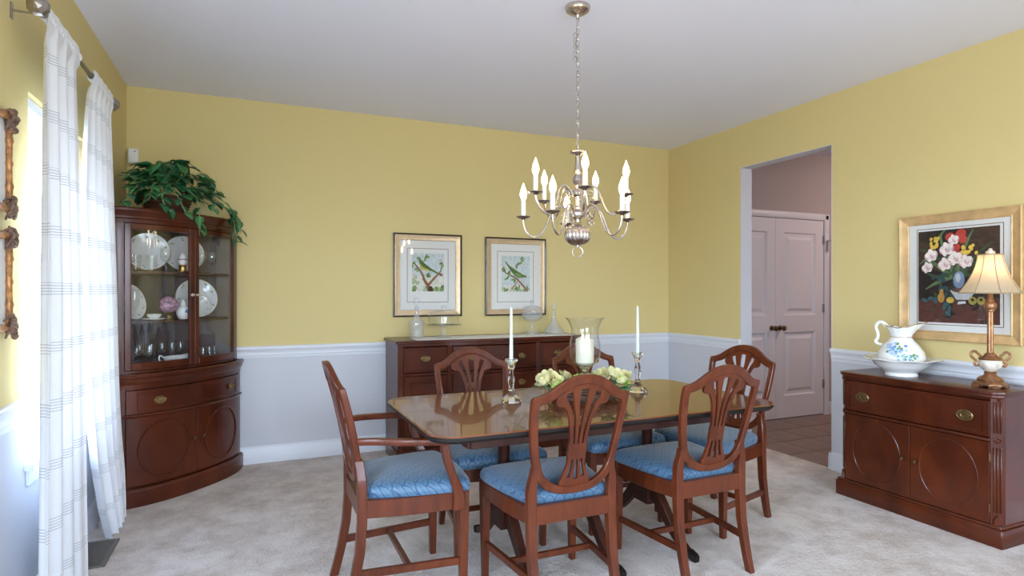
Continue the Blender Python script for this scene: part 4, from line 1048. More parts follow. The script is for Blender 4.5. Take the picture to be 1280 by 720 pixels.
def flowers(A):
    A.poly([(0, 0), (1, 0), (1, 1), (0, 1)], 'oil_dark'); random.seed(13)
    A.poly([(0, .62), (.5, .5), (1, .62), (1, 1), (.62, 1), (.4, .8), (0, .9)], 'oil_brown')
    A.poly([(0, 0), (1, 0), (1, .27), (0, .25)], 'cloth_red')
    for k in range(26): A.blob(random.random(), random.uniform(.02, .22), .06, .018, random.choice(['oil_brown', 'oil_dark', 'cloth_red']), random.uniform(-.6, .6))
    for p in ([(.45, .5), (.2, .75), (.0, .80)], [(.45, .55), (.3, .9), (.36, 1)], [(.5, .55), (.62, .85), (.70, .98)], [(.5, .5), (.75, .72), (.92, .84)], [(.5, .5), (.8, .68), (.86, .74)], [(.45, .5), (.22, .50), (.06, .58)], [(.45, .5), (.22, .42), (.10, .36)], [(.5, .52), (.70, .50), (.80, .44)], [(.40, .52), (.14, .68), (.02, .64)]):
        A.stroke(p, .055, .012, random.choice(['oil_leaf', 'oil_leaf_pale']))
    for k in range(30): A.blob(random.uniform(.2, .5), random.uniform(.26, .56), .03, .018, random.choice(['teal', 'teal', 'oil_leaf']), random.random() * 3)
    A.blob(.53, .46, .07, .09, 'vase_blue'); A.blob(.52, .48, .03, .05, 'vase_white')
    A.poly([(.42, .35), (.72, .33), (.66, .25), (.50, .25)], 'vase_white'); A.blob(.57, .35, .13, .025, 'cloth_red')
    for u, v, s_ in ((.42, .92, .06), (.55, .94, .07), (.50, .80, .05), (.58, .88, .05), (.48, .88, .06), (.53, .74, .035)): A.blob(u, v, s_, s_ * .75, 'red_petal', random.random())
    for k in range(16): A.blob(.225 + random.uniform(-.05, .05), .86 + random.uniform(-.06, .06), .022, .018, 'yellow_petal', random.random())
    for k in range(14): A.blob(.66 + random.uniform(-.09, .08), .76 + random.uniform(-.05, .06), .022, .018, 'yellow_petal', random.random())
    for u, v, s_ in ((.18, .73, .09), (.13, .60, .078), (.38, .79, .095), (.36, .63, .092), (.49, .69, .096), (.62, .65, .09), (.47, .885, .072)):
        A.blob(u, v, s_, s_ * .62, 'tulip_pink', .2)
        for k in range(5): a = .4 + k * 1.25; A.blob(u + .38 * s_ * cos(a), v + .30 * s_ * sin(a), s_ * .56, s_ * .36, 'tulip', a + .5)
        A.blob(u, v - .1 * s_, s_ * .16, s_ * .30, 'tulip_pink', .5); A.blob(u + .3 * s_, v - .2 * s_, s_ * .10, s_ * .28, 'tulip_pink', -.4)
    A.blob(.315, .27, .045, .055, 'pear'); A.blob(.32, .33, .025, .035, 'pear'); A.blob(.43, .245, .05, .032, 'lemon')
    for u in (.70, .80): A.blob(u, .24, .05, .042, 'apple'); A.blob(u, .25, .02, .016, 'oil_dark')
    for u, v in ((.10, .24), (.18, .26), (.24, .24), (.36, .17), (.42, .15), (.40, .10), (.38, .20)): A.blob(u, v, .04, .022, 'teal', random.random() * 3)
    A.poly([(.52, .20), (.62, .21), (.62, .235), (.53, .23)], 'vase_white')
BP = [(0, 0), (0, .022), (.12, .023), (.5, .018), (.9, .016), (1, .013), (1, 0)]
picture('framed_bird_print', 'framed print of a yellow-bellied green bird on a forked branch', (1.345, YB - .002, 1.088), 0, .592, .697, .013, .044, BP, 'frame_champagne', 0, (-.180, .178, .120, .575), .278, .322, .212, bird1)
picture('framed_bird_print', 'framed print of a green bird facing downward on a berry branch', (2.156, YB - .002, 1.085), 0, .592, .695, .013, .044, BP, 'frame_champagne', 0, (-.180, .178, .120, .575), .278, .322, .212, bird2)
FP = [(0, 0), (0, .026), (.10, .030), (.20, .026), (.55, .020), (.85, .015), (.92, .019), (1, .014), (1, 0)]
picture('framed_flower_print', 'large gold-framed still life of pale tulips above the buffet', (XR - .002, 2.166, .998), -pi / 2, .672, .775, 0, .058, FP, 'frame_gold', 0, (-.232, .242, .095, .690), .446, .565, .110, flowers)

# ------------------------------------------------------------------ buffet on the right wall (local x runs along the wall towards the camera side)
BW, BD, BHT = .897, .385, .787
bf = thing('buffet', 'low mahogany buffet with oval-panelled doors against the right wall', 'buffet', (XR - .032, 2.185, 0), -pi / 2)
W = 'cabinet_wood'; h = BW / 2; cz = .045
def canted(w2, d, z0, z1, mb, c=cz):
    return mb.prism([(-w2, 0), (-w2, -d + c), (-w2 + c, -d), (w2 - c, -d), (w2, -d + c), (w2, 0)], lambda x, y, z: (x, y, z), z0, z1)
b_m = MB(); canted(h + .016, BD + .012, 0, .092, b_m, .006); canted(h + .008, BD + .006, .092, .108, b_m, .006); b_m.build('base', W, bf, bevel=.003)
t_m = MB(); canted(h + .012, BD + .012, .768, BHT, t_m, .04); canted(h + .004, BD + .004, .752, .768, t_m, .04); t_m.build('top', W, bf, bevel=.004, seg=2)
c_m = MB(); c_m.box(-h, -h + .018, -BD + cz, 0, .108, .752).box(h - .018, h, -BD + cz, 0, .108, .752).box(-h, h, -.012, 0, .108, .752)
c_m.box(-h + .01, h - .01, -BD + .02, -.012, .108, .122).box(-h + .01, h - .01, -BD + .02, -.012, .738, .752)
c_m.build('carcass', W, bf)
for s_ in (-1, 1):
    # canted fluted corner post
    p = MB(); ax, ay, bx, by = s_ * h, -BD + cz, s_ * (h - cz), -BD
    p.prism([(ax, ay), (bx, by), (bx, by + .02), (ax - s_ * .02, ay)], lambda x, y, z: (x, y, z), .108, .752)
    dx, dy = (bx - ax), (by - ay); L_ = math.hypot(dx, dy); nx, ny = s_ * .7071, -.7071
    for k in (.28, .5, .72):
        p.tube([(ax + dx * k + nx * .0, ay + dy * k + ny * .0, .17), (ax + dx * k, ay + dy * k, .50)], .0062, 8)
        p.tube([(ax + dx * k, ay + dy * k, .575), (ax + dx * k, ay + dy * k, .735)], .0062, 8)
    p.build('corner_post', W, bf, bevel=.001)
    ro = MB(); ro.lathe([(.016, 0), (.016, .004), (.011, .007), (.008, .004), (.004, .008), (0, .009)], 16, axis='y')
    ro.build('rosette', W, bf, loc=((ax + bx) / 2, (ay + by) / 2, .537), rot=(0, 0, s_ * pi / 4))
    br = MB(); br.prism([(0, 0), (.030, 0), (.028, .012), (.016, .028), (.010, .05), (0, .07)], lambda x, y, z: (s_ * (h - .004) + s_ * x * .0 + nx * x * .5 - s_ * .018, -BD + .02 + ny * x * .5, .108 + y), 0, 1) if False else br.prism([(-.022, 0), (.022, 0), (.018, .03), (0, .055), (-.018, .03)], lambda x, y, z: ((ax + bx) / 2 + dx / L_ * x + nx * z, (ay + by) / 2 + dy / L_ * x + ny * z, .108 + y), 0, .012)
    br.build('foot_bracket', W, bf, bevel=.002)
fx = h - cz - .003; yf = -BD + .002
d = MB().box(-fx, fx, yf - .004, yf + .018, .552, .736).build('drawer', W, bf, bevel=.002)
m_ = MB(); m_.tube([(-fx + .03, yf - .004, .578), (fx - .03, yf - .004, .578), (fx - .03, yf - .004, .712), (-fx + .03, yf - .004, .712)], .0025, 6, closed=True); m_.build('inlay_moulding', W, d)
for x in (-.285, .285): oval_pull(d, (x, yf - .004, .645), 0, .085)
m_ = MB().box(-h + cz, h - cz, yf - .012, yf + .01, .532, .548); m_.build('waist_moulding', W, bf, bevel=.004, seg=2)
for s_ in (-1, 1):
    x0, x1 = sorted((s_ * .0015, s_ * fx))
    d = MB().box(x0, x1, yf - .004, yf + .016, .112, .528).build('door', W, bf, bevel=.002)
    xc = (x0 + x1) / 2
    MB().tube([(xc + .147 * cos(a), yf - .0045, .322 + .176 * sin(a)) for a in [2 * pi * k / 56 for k in range(56)]], .0036, 6, closed=True).build('oval_moulding', W, d)
    knob(d, (s_ * .036, yf - .004, .335), 0, .012)
    for hz in (.19, .45): MB().lathe([(.004, -.02), (.004, .02)], 8, (s_ * (fx + .001), yf - .005, hz)).build('hinge', 'dark_brass', d)

# ---- wash bowl and pitcher
ZBF = BHT + .0005
BWX, BWY = 3.615, 2.345
t = thing('wash_bowl', 'wide white porcelain wash bowl on the buffet', 'bowl', (BWX, BWY, ZBF))
bwl = MB(); rings = []
for rr_, z in ((.085, 0), (.086, .012), (.080, .018), (.105, .035), (.140, .062), (.158, .088), (.170, .094), (.198, .098), (.202, .103), (.198, .106), (.168, .099), (.152, .090), (.132, .062), (.098, .036), (0, .028)):
    ring = []
    for j in range(56):
        a = 2 * pi * j / 56; ru = 1 + (.018 * cos(a * 8) if rr_ > .165 else 0); ring.append((rr_ * ru * cos(a), rr_ * ru * sin(a), z + (.004 * cos(a * 8) if rr_ > .19 else 0)))
    rings.append(ring)
bwl.loft(rings).build('basin', 'china', t, smooth=50)
t = thing('pitcher', 'cream porcelain pitcher painted with blue flowers standing in the wash bowl', 'pitcher', (BWX, BWY, ZBF + .0365), rad(0))
# camera-facing frame: local +x towards the spout (room's -y side)
PB = [(0, 0), (.075, 0), (.082, .010), (.118, .045), (.126, .075), (.118, .110), (.092, .150), (.066, .178), (.056, .195), (.056, .210), (.064, .232), (.074, .252), (.080, .266)]
def pr_(z):
    for (r0, z0), (r1, z1) in zip(PB[1:], PB[2:]):
        if z <= z1: return r0 + (r1 - r0) * (z - z0) / (z1 - z0)
    return .08
def pitcher_ring(rr_, z):
    ring = []
    for j in range(48):
        a = 2 * pi * j / 48; k = max(0, (z - .205) / .06); sx_ = 1 + .55 * k * max(0, cos(a)) ** 3; lift = .022 * k * max(0, cos(a)) ** 2 - .010 * k * sin(a) ** 2
        ruf = 1 + .05 * k * cos(a * 9)
        ring.append((rr_ * sx_ * ruf * cos(a), rr_ * ruf * sin(a), z + lift + .003 * k * cos(a * 9)))
    return ring
pm = MB(); pm.loft([pitcher_ring(r_, z) for r_, z in PB] + [pitcher_ring(r_ - .006, z) for r_, z in PB[::-1][:-2]] + [pitcher_ring(.0005, .02)])
PT = t; PT.rotation_euler = (0, 0, rad(-62))
pm.build('body', 'china', t, smooth=50)
MB().tube(smoothpts([(-.075, 0, .262), (-.100, 0, .285), (-.122, 0, .278), (-.132, 0, .250), (-.122, 0, .215), (-.124, 0, .185), (-.134, 0, .165), (-.120, 0, .150), (-.098, 0, .145)], 4), [.011] * 5 + [.0095] * 23 + [.008] * 5, 10).build('handle', 'china', t)
MB().tube([p for p in [tuple(Vector(q_) * 1.0) for q_ in pitcher_ring(.0805, .2665)]], .0024, 6, closed=True).build('gilt_rim', 'gold_trim', t)
MB().tube([(.0572 * cos(2 * pi * k / 40), .0572 * sin(2 * pi * k / 40), .198) for k in range(40)], .0018, 6, closed=True).build('gilt_line', 'gold_trim', t)
fl = MB(); random.seed(17)
def surf_spot(a, z, s_, mi):
    r_ = pr_(z) + .0006; n_ = Vector((cos(a), sin(a), .0)); tz = Vector((0, 0, 1)); tx = tz.cross(n_)
    pts = []
    for k in range(7):
        an = 2 * pi * k / 7; du, dv = s_ * cos(an), s_ * .8 * sin(an); aa = a + du / r_; z2 = z + dv; r2 = pr_(z2) + .0008
        pts.append((r2 * cos(aa), r2 * sin(aa), z2))
    c_ = ((pr_(z) + .0012) * cos(a), (pr_(z) + .0012) * sin(a), z)
    fl.add(pts + [c_], [(k, (k + 1) % 7, 7) for k in range(7)], mi)
A_CAM = rad(214 + 62)      # direction of the painted side, in the pitcher's own frame
for k in range(90):
    g_ = random.random()
    if g_ < .6: a = A_CAM - .35 + random.gauss(0, .22); z = .125 + random.gauss(0, .018)
    else: a = A_CAM + .25 + random.gauss(0, .22); z = .085 + random.gauss(0, .013)
    if .03 < z < .17: surf_spot(a, z, random.uniform(.006, .011), random.choice([0, 1, 1, 2]))
fl.build('painted_flowers', ['blue_flower', 'pale_blue_flower', 'green_flower'], t, fixn=True)

# ---- table lamp
LX, LY = 3.60, 1.862
lp = thing('table_lamp', 'bronze urn lamp with a pleated cream bell shade glowing on the buffet', 'lamp', (LX, LY, ZBF))
def octo(r_, n=8, sq=1.0): return [(r_ * cos(pi / 8 + 2 * pi * k / 8), r_ * sin(pi / 8 + 2 * pi * k / 8)) for k in range(8)]
bm_ = MB(); bm_.loft([[(x, y, z) for x, y in octo(r_)] for r_, z in ((.075, .012), (.076, .022), (.064, .030), (.058, .034))])
for k in range(4):
    a = pi / 4 + k * pi / 2; bm_.box(.058 * cos(a) - .018, .058 * cos(a) + .018, .058 * sin(a) - .018, .058 * sin(a) + .018, 0, .016)
bm_.lathe([(.056, .034), (.058, .042), (.048, .054), (.030, .062), (.024, .072), (.030, .078), (.022, .084)], 24, flute=.03, nf=12)
bm_.build('base', 'bronze', lp, smooth=40)
MB().lathe([(.018, .082), (.030, .088), (.046, .105), (.053, .125), (.050, .140), (.044, .148), (0, .148)], 28).build('urn', 'marble', lp)
um = MB().lathe([(.050, .146), (.053, .152), (.046, .160), (.030, .166), (.026, .176), (.016, .182), (.014, .19)], 24)
um.build('collar', 'bronze', lp)
for s_ in (-1, 1):
    a = rad(-50); ux, uy = s_ * cos(a), s_ * sin(a)
    pts = smoothpts([(.046, 0, .120), (.060, 0, .112), (.068, 0, .124), (.060, 0, .138), (.072, 0, .150), (.084, 0, .166), (.080, 0, .184), (.064, 0, .188), (.052, 0, .176), (.040, 0, .165)], 4)
    MB().tube([(p[0] * ux, p[0] * uy, p[2]) for p in pts], .0065, 8).build('handle', 'bronze', lp)
MB().lathe([(.014, .185), (.013, .40), (.012, .41)], 20, flute=.10, nf=10).build('column', 'bronze', lp)
MB().lathe([(.012, .40), (.018, .405), (.018, .412), (.026, .420), (.029, .432), (.026, .446), (.016, .454), (.018, .462), (.013, .470), (.011, .54), (.016, .545), (.016, .585), (0, .585)], 24, flute=.04, nf=14).build('knop', 'bronze', lp)
SHB, SHT = .502, .706
def shade_r(t_): return .056 + (.140 - .056) * ((1 - t_) ** 1.75)
sh = MB()
NP = 8
def shade_pt(k, t_):
    a = 2 * pi * k / 64; ph = (a * NP / (2 * pi)) % 1; r_ = shade_r(t_) * (1 - .05 * (1 - abs(2 * ph - 1)) * .6 - (0))
    scal = .012 * (1 - t_) ** 3 * sin(pi * ph)
    return (r_ * cos(a), r_ * sin(a), SHB + (SHT - SHB) * t_ - 0 * scal)
sh.loft([[shade_pt(k, j / 14) for k in range(64)] for j in range(15)], caps=False)
sh.build('shade', 'shade_cloth', lp, smooth=30)
plain('shade_trim', (.40, .28, .17), .7)
for k in range(NP):
    MB().tube([tuple(Vector((1.005, 1.005, 1)) * Vector(shade_pt(k * 64 // NP, j / 10))) for j in range(11)] if False else [(shade_pt(k * 8, j / 10)[0] * 1.006, shade_pt(k * 8, j / 10)[1] * 1.006, shade_pt(k * 8, j / 10)[2]) for j in range(11)], .0022, 6).build('shade_rib', 'shade_trim', lp)
for t_ in (0, 1): MB().tube([shade_pt(k, t_) for k in range(64)], .0035, 6, closed=True).build('shade_trim', 'shade_trim', lp)
hb = MB()
for a in (0, pi / 2, pi, 3 * pi / 2): hb.tube([(0, 0, SHT + .002), (.055 * cos(a), .055 * sin(a), SHT - .004)], .002, 6)
hb.tube([(.0, 0, .58), (.035, 0, .60), (.045, 0, .65), (.03, 0, .70), (0, 0, SHT + .002)], .002, 6).tube([(.0, 0, .58), (-.035, 0, .60), (-.045, 0, .65), (-.03, 0, .70), (0, 0, SHT + .002)], .002, 6)
hb.build('harp', 'dark_brass', lp)
MB().lathe([(.020, SHT), (.022, SHT + .016), (.018, SHT + .020), (.010, SHT + .024), (.009, SHT + .032), (0, SHT + .036)], 16).build('finial', 'marble', lp)
MB().lathe([(.012, .585), (.014, .60), (.026, .625), (.028, .64), (.02, .66), (0, .668)], 16).build('lamp_bulb', 'lamp_bulb', lp)

# ------------------------------------------------------------------ chandelier
CHX, CHY = 1.498, 2.600
ch = thing('chandelier', 'brushed nickel chandelier with ten lit candle bulbs hanging over the table', 'chandelier', (CHX, CHY, 1.46))
O = -1.46
MB().lathe([(0, 2.739 + O), (.062, 2.739 + O), (.064, 2.73 + O), (.058, 2.715 + O), (.035, 2.70 + O), (.012, 2.693 + O), (.008, 2.68 + O), (0, 2.68 + O)], 28).build('ceiling_canopy', 'nickel', ch)
cm = MB(); z = 2.015 + O; k = 0
while z < 2.68 + O:
    L_ = .036; pts = []
    for j in range(12):
        a = 2 * pi * j / 12; dx, dz = .0075 * cos(a), L_ / 2 * sin(a)
        pts.append((dx, 0, z + dz + L_ / 2) if k % 2 else (0, dx, z + dz + L_ / 2))
    cm.tube(pts, .0018, 5, closed=True); z += L_ - .0055; k += 1
cm.tube(smoothpts([(.004, .003, 2.0 + O), (-.005, .004, 2.2 + O), (.006, -.003, 2.4 + O), (-.012, .0, 2.52 + O), (-.004, .004, 2.60 + O), (.003, 0, 2.69 + O)], 5), .0022, 6)
for j in range(5): cm.tube([(-.014 + .008 * cos(2 * pi * i / 10), .002, 2.47 + O + .03 * j + .016 * sin(2 * pi * i / 10)) for i in range(10)], .0018, 5, closed=True)
cm.build('chain', 'nickel', ch)
MB().lathe([(r_, zz + O) for r_, zz in ((.003, 2.02), (.010, 2.012), (.030, 2.008), (.040, 2.004), (.037, 1.998), (.020, 1.990), (.012, 1.982), (.013, 1.94), (.016, 1.92), (.020, 1.905), (.015, 1.89), (.018, 1.88), (.026, 1.868), (.028, 1.856), (.020, 1.843), (.014, 1.835), (.014, 1.815), (.030, 1.808), (.034, 1.796), (.030, 1.784), (.016, 1.776), (.013, 1.76), (.013, 1.73), (.020, 1.722), (.020, 1.712), (.034, 1.706), (.044, 1.694), (.040, 1.678), (.022, 1.668), (.014, 1.660), (.014, 1.648), (.020, 1.643))], 24).build('column', 'nickel', ch)
MB().lathe([(max(.001, .066 * cos(a)), 1.583 + O + .054 * sin(a)) for a in [-pi / 2 + pi * j / 18 for j in range(19)]], 72, flute=.10, nf=18).build('ball', 'nickel', ch, smooth=60)
rg = MB().lathe([(.008, 1.522 + O), (.010, 1.53 + O), (.006, 1.54 + O)], 12); yaw_c, yaw_s = cos(-YAW), sin(-YAW)
rg.tube([(.026 * cos(a) * yaw_c, .026 * cos(a) * yaw_s, 1.497 + O + .026 * sin(a)) for a in [2 * pi * j / 28 for j in range(28)]], .0028, 8, closed=True); rg.build('ring', 'nickel', ch)
LOWP = [(.030, .012), (.048, .036), (.072, .058), (.098, .062), (.124, .042), (.146, .0), (.168, -.052), (.198, -.088), (.228, -.094), (.256, -.074), (.272, -.038), (.276, -.004)]
UPP = [(.026, .008), (.044, .032), (.066, .050), (.088, .050), (.106, .028), (.118, -.012), (.136, -.060), (.162, -.088), (.190, -.088), (.216, -.066), (.236, -.032), (.241, -.004)]
bulbs = []
def arm_set(prof, zc, degs, rcup):
    for deg in degs:
        th = rad(deg)
        # angle measured from the camera-facing direction, turning to the camera's right
        ux = -sin(YAW) * cos(th) + cos(YAW) * sin(th); uy = -cos(YAW) * cos(th) - sin(YAW) * sin(th)
        f = lambda r_, dz: (ux * r_, uy * r_, zc + O + dz)
        pts = smoothpts([f(*p) for p in prof], 4); am = MB().tube(pts, .0055, 8)
        cu = []
        for j in range(16):
            a = j * .42; rr_ = .020 * (1 - j / 19); cu.append((.062 + rr_ * cos(a), .012 + rr_ * sin(a)))
        am.tube([f(*p) for p in cu], .0032, 6); cu2 = [(p[0] + .01, p[1] - .035) for p in cu]; am.tube([f(p[0], p[1]) for p in cu2[::1]], .0028, 6)
        ao = am.build('arm', 'nickel', ch)
        c_ = f(rcup, 0)
        MB().lathe([(.006, -.008), (.012, -.003), (.030, .002), (.037, .008), (.036, .010), (.028, .006), (.010, .004), (0, .004)], 20, c_).build('drip_cup', 'nickel', ao)
        MB().lathe([(.0115, .003), (.0115, .088), (.007, .089), (0, .089)], 14, c_).build('candle_sleeve', 'candle_sleeve', ao)
        b0 = MB().lathe([(.006, .087), (.009, .092), (.0155, .108), (.0170, .120), (.0145, .136), (.0085, .153), (.004, .166), (0, .176)], 14, c_); b0.build('flame_bulb', 'bulb', ao, smooth=60)
arm_set(LOWP, 1.664, (-84, -31, 43, 105, 186), .276); arm_set(UPP, 1.775, (2, 80, 150, 221, -64), .241)

# ------------------------------------------------------------------ things on the table
def candlestick(loc, label1, label2):
    t = thing('candlestick', label1, 'candlestick', loc)
    m_ = MB()
    m_.loft([[(r_ * cos(2 * pi * k / 8), r_ * sin(2 * pi * k / 8), z) for k in range(8)] for r_, z in ((.052, 0), (.053, .010), (.046, .020), (.030, .034), (.017, .046), (.013, .055), (.016, .062), (.012, .068), (.013, .085), (.018, .110), (.016, .130), (.011, .150), (.011, .160), (.016, .165), (.018, .172), (.018, .182), (.026, .196), (.032, .206), (.032, .212), (.024, .213), (.012, .212), (.0115, .19), (0, .188))])
    m_.build('stem', 'crystal', t, smooth=25)
    c_ = tag(MB().lathe([(.0088, 0), (.0096, .005), (.0098, .02), (.0065, .268), (.003, .276), (0, .278)], 16).build('taper_candle', 'pale_wax', loc=(loc[0], loc[1], loc[2] + .1895)), label2, 'candle'); return t
ZT = TZ + .0005
candlestick((1.162, 2.669, ZT), 'faceted glass candlestick near the armchair end of the table', 'pale taper candle in the candlestick near the armchair')
candlestick((1.914, 2.671, ZT), 'faceted glass candlestick near the doorway end of the table', 'pale taper candle in the candlestick near the doorway')
HX, HY_ = 1.540, 2.600
t = thing('hurricane_holder', 'footed clear glass hurricane holder in the middle of the wreath', 'candle holder', (HX, HY_, ZT))
MB().lathe([(.062, 0), (.063, .006), (.045, .018), (.024, .034), (.016, .055), (.021, .070), (.014, .085), (.014, .10), (.022, .112), (.022, .125), (.016, .14), (.024, .155), (.03, .162), (0, .163)], 24).build('foot', 'crystal', t, smooth=40)
MB().lathe([(.0, .160), (.030, .162), (.058, .182), (.076, .212), (.081, .245), (.077, .285), (.068, .325), (.070, .360), (.085, .395), (.101, .412), (.0985, .413), (.083, .397), (.0675, .360), (.0655, .325), (.0745, .285), (.0785, .245), (.0735, .213), (.056, .186), (.029, .168), (0, .166)], 40).build('bowl', 'blown_glass', t, smooth=60)
pc = thing('pillar_candle', 'thick ivory pillar candle inside the hurricane glass', 'candle', (HX, HY_, ZT + .172))
MB().lathe([(0, 0), (.030, 0), (.046, .013), (.0462, .125), (.043, .133), (.020, .146), (0, .150)], 28).build('wax', 'ivory_wax', pc)
MB().tube([(0, 0, .148), (.001, 0, .156), (.003, 0, .162)], .0012, 6).build('wick', 'socket_dark', pc)
# wreath
wr = thing('flower_wreath', 'grapevine wreath with cream roses and green leaves around the hurricane', 'wreath', (HX, HY_, ZT + .006))
random.seed(31)
for k in range(14):
    ph = random.uniform(0, 6); R0 = .145 + random.uniform(-.03, .03); pts = []
    for j in range(40):
        a = 2 * pi * j / 40; r_ = R0 + .014 * sin(3 * a + ph); pts.append((r_ * 1.15 * cos(a), r_ * sin(a), .012 + .003 * k + .010 * sin(4 * a + ph * 2)))
    MB().tube(pts, .0045, 5, closed=True).build('vine', 'vine_brown', wr)
def rose_mesh(mat):
    m_ = MB()
    for ring_, (n_, r0, r1, z0, z1, w_) in enumerate(((3, .004, .010, .0, .034, 1.3), (4, .010, .020, .0, .034, 1.0), (5, .014, .032, -.002, .028, .85), (6, .016, .043, -.004, .018, .8))):
        for k in range(n_):
            a0 = 2 * pi * k / n_ + ring_ * .7
            def fn(u, v):
                a = a0 + (u - .5) * w_ * 2 * pi / n_ * 1.15; e_ = 1 - .35 * (2 * u - 1) ** 2 * v
                r_ = r0 + (r1 - r0) * v ** 1.3 * e_; return (r_ * cos(a), r_ * sin(a), z0 + (z1 - z0) * v * e_)
            m_.grid(fn, 4, 4)
    o = m_.build('rose', mat, wr, smooth=70, fixn=False); return o
RM = [rose_mesh('rose_cream'), rose_mesh('rose_green')]; ru_ = [False, False]
rose_spots = [(-170, .17, 0, 1.0), (165, .18, 0, 1.05), (190, .21, 0, .8), (150, .16, 1, .9), (176, .15, 0, 1.0), (205, .18, 1, .8), (135, .17, 0, .9), (12, .17, 0, 1.15), (-8, .20, 0, .9), (30, .16, 0, 1.0), (-25, .17, 1, .75), (48, .17, 1, .8), (100, .16, 0, .8), (75, .17, 1, .7), (-50, .18, 0, .6), (-90, .17, 1, .55), (-130, .17, 0, .7)]
for deg, r_, k, s_ in rose_spots:
    o = RM[k] if not ru_[k] else inst(RM[k], 'rose', wr, (0, 0, 0)); ru_[k] = True
    a = rad(deg); o.location = (r_ * 1.15 * cos(a), r_ * sin(a), .062 + .02 * (k == 0) + random.uniform(0, .012)); o.scale = (s_ * 1.25, s_ * 1.25, s_ * 1.25); o.rotation_euler = (random.uniform(-.2, .5) , .75 * cos(a) + random.uniform(-.15, .15), random.random() * 6)
wl = [None]
for k in range(30):
    a = random.uniform(0, 2 * pi) if k > 14 else rad(random.choice([170, 20])) + random.uniform(-.6, .6); r_ = random.uniform(.15, .19)
    x = Vector((cos(a) + random.uniform(-.5, .5), sin(a) + random.uniform(-.5, .5), random.uniform(.0, .7))).normalized(); y = Vector((0, 0, 1)).cross(x).normalized(); zz = x.cross(y)
    if wl[0] is None: o = leaf_mesh('leaf', 'wreath_leaf', wr); wl[0] = o
    else: o = inst(wl[0], 'leaf', wr, (0, 0, 0))
    o.location = (r_ * 1.15 * cos(a), r_ * sin(a), .058); o.rotation_euler = Matrix((x, y, zz)).transposed().to_euler(); s_ = random.uniform(.045, .065); o.scale = (s_, s_, s_)

# ------------------------------------------------------------------ curtains
ROD_X, ROD_Z = XL + .10, 2.335
rd = thing('curtain_rod', 'brushed metal curtain rod with faceted ball finials', 'curtain rod', (ROD_X, 2.70, ROD_Z))
MB().tube([(0, 0, 0), (0, 1.13, 0)], .0105, 14).build('rod', 'rod_metal', rd)
for y, s_ in ((0, -1), (1.13, 1)):
    fm = MB(); prof = [(.012, 0), (.016, .004), (.012, .010), (.018, .016), (.030, .028), (.036, .044), (.032, .062), (.020, .076), (.008, .083), (0, .085)]
    rings = [[(r_ * (1 + .05 * (k % 2)) * cos(2 * pi * k / 16), y + s_ * z, r_ * (1 + .05 * (k % 2)) * sin(2 * pi * k / 16)) for k in range(16)] for r_, z in prof]
    fm.loft(rings); fm.build('finial', 'rod_metal', rd, smooth=15)
for y in (.022, 1.108):
    MB().tube([(-.099, y, -.004), (-.02, y, -.004), (-.002, y, -.013), (.012, y, -.004)], .004, 8).box(-.100, -.096, y - .010, y + .010, -.035, .025).build('bracket', 'rod_metal', rd)
def curtain(label, yt0, yt1, yb0, yb1, nf, amp, seed, flare=0.0, tail=None, early=None):
    random.seed(seed); ph = [random.uniform(0, 6) for _ in range(4)]
    t = thing('sheer_curtain', label, 'curtain', (ROD_X, (yb0 + yb1) / 2, 0)); yc = (yb0 + yb1) / 2
    def fn(u, v):       # v: 0 bottom .. 1 top
        z = .014 + (ROD_Z + .020) * v
        k = 1 - v; y0 = lerp_tab(early, v) if early else yb0 + (yt0 - yb0) * v; y1 = yb1 + (yt1 - yb1) * v
        if tail: y1 += tail * math.exp(-((v - .10) / .10) ** 2)
        a_ = amp * (.35 + .65 * min(1, k * 2.2)); wob = .5 * sin(k * 3 + ph[2])
        x = a_ * (sin(u * nf * 2 * pi + ph[0] + wob * .5) + .35 * sin(u * nf * 4.4 * pi + ph[1])) + flare * k
        if v > .955:
            w2 = min(1, (v - .955) / .012); x = x * (1 - w2 * .75) + .014 * w2
        y = y0 + (y1 - y0) * u + .010 * sin(u * nf * 4 * pi + ph[3]) * k
        return (x, y - yc, z)
    m_ = MB().grid(fn, 110, 70); o = m_.build('sheer_panel', 'sheer', t, smooth=80, fixn=False)
    pk = MB()
    def fp(u, v):
        a = 2 * pi * v; y = yt0 + (yt1 - yt0) * u - yc; r_ = .0165 + .004 * sin(u * nf * 8 * pi + ph[0]); return (r_ * cos(a), y, ROD_Z + r_ * sin(a) * 1.15)
    pk.grid(fp, 80, 12); pk.build('rod_pocket', 'sheer', t, smooth=80, fixn=False)
    return t
curtain('long white sheer curtain beside the ornate wall frames', 2.705, 3.16, 2.55, 3.235, 3.5, .022, 4, .02)
curtain('long white sheer curtain beside the china cabinet', 3.40, 3.815, 3.66, 4.00, 4.5, .024, 9, .03, tail=.05, early=[(0, 3.64), (.08, 3.50), (.2, 3.36), (.35, 3.28), (.5, 3.26), (.75, 3.25), (.9, 3.32), (1, 3.40)])

# floor register
vr = thing('floor_register', 'metal floor register set in the carpet under the curtains', 'vent', (-.715, 3.48, 0))
MB().box(-.058, .058, -.155, .155, .0005, .004).build('well', 'register_dark', vr)
fr = MB().box(-.07, -.05, -.17, .17, .0005, .009).box(.05, .07, -.17, .17, .0005, .009).box(-.05, .05, -.17, -.15, .0005, .009).box(-.05, .05, .15, .17, .0005, .009); fr.build('frame', 'register_grey', vr, bevel=.002)
for k in range(20): y = -.143 + k * .015; MB().box(-.05, .05, y - .0025, y + .0025, .004, .008).build('louver', 'register_grey', vr, smooth=0)

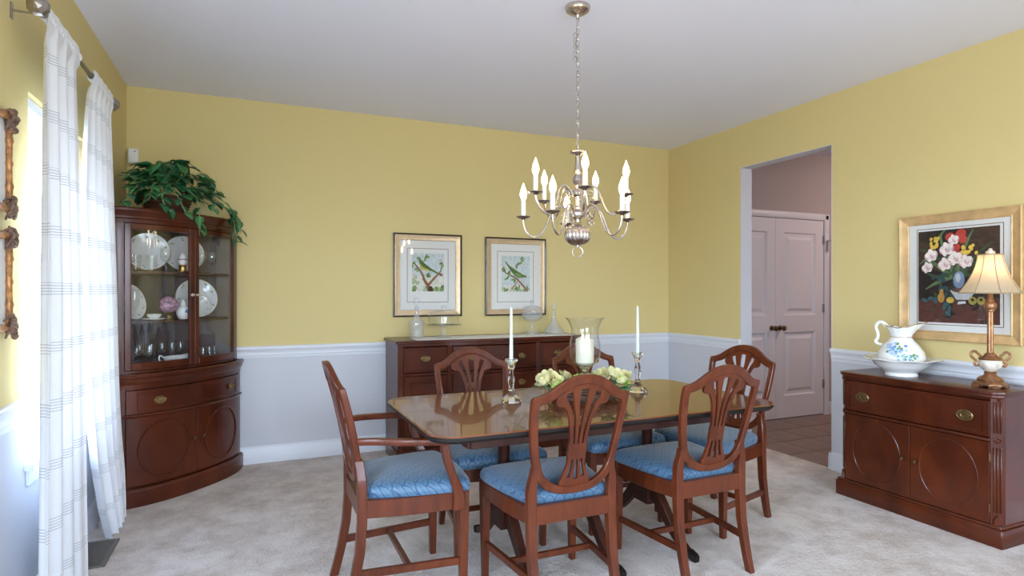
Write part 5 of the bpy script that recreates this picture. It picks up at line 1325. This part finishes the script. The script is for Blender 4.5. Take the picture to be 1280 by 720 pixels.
# ------------------------------------------------------------------ ornate frames on the left wall
def ornate(label, zc):
    t = thing('ornate_frame', label, 'picture frame', (XL, 2.505, zc), pi / 2); w_, h = .34, .385
    for s_ in (-1, 1):
        for (pa, pb) in (((s_ * (w_ / 2 - .03), -h / 2 + .03), (s_ * (w_ / 2 - .03), h / 2 - .03)), ((-w_ / 2 + .03, s_ * (h / 2 - .03)), (w_ / 2 - .03, s_ * (h / 2 - .03)))):
            n_ = 24; pts = []; rr_ = []
            for k in range(n_ + 1):
                u = k / n_; pts.append((pa[0] + (pb[0] - pa[0]) * u, -.018, pa[1] + (pb[1] - pa[1]) * u)); rr_.append(.0095 + (.004 if k % 6 == 0 else 0) + .003 * abs(2 * u - 1))
            MB().tube(pts, rr_, 10).build('frame_bar', 'antique_gold', t)
    random.seed(int(zc * 100))
    for sx_ in (-1, 1):
        for sz in (-1, 1):
            cm_ = MB(); cx_, cz_ = sx_ * (w_ / 2 - .03), sz * (h / 2 - .035)
            for k in range(9):
                a = random.uniform(0, 2 * pi); d_ = random.uniform(.006, .026)
                cm_.lathe([(.0, -.012), (.010, -.008), (.014, 0), (.009, .008), (0, .012)], 8, (cx_ + d_ * cos(a), -.022 - random.uniform(0, .012), cz_ + d_ * 1.6 * sin(a)), axis='y')
            for k in range(4):
                a = [0, pi / 2, pi, 3 * pi / 2][k] + .5; pts = [(cx_ + (.010 + .026 * j / 8) * cos(a + j * .28), -.022 - .012 * sin(j * .5), cz_ + 1.3 * (.010 + .026 * j / 8) * sin(a + j * .28)) for j in range(9)]
                cm_.tube(pts, [.009 - .0007 * j for j in range(9)], 8)
            cm_.tube(smoothpts([(cx_, -.02, cz_), (cx_ + sx_ * .012, -.028, cz_ + sz * .02), (cx_ + sx_ * .036, -.022, cz_ + sz * .034)], 4), [.016 - .0012 * j for j in range(9)], 8)
            cm_.build('carved_corner', 'antique_brown', t)
    MB().box(-w_ / 2 + .035, w_ / 2 - .035, -.010, -.004, -h / 2 + .035, h / 2 - .035).build('mount', 'mat_white', t, smooth=0)
    return t
ornate('upper of two small ornate gilt frames on the wall beside the curtain', 1.752)
ornate('lower of two small ornate gilt frames on the wall beside the curtain', 1.331)
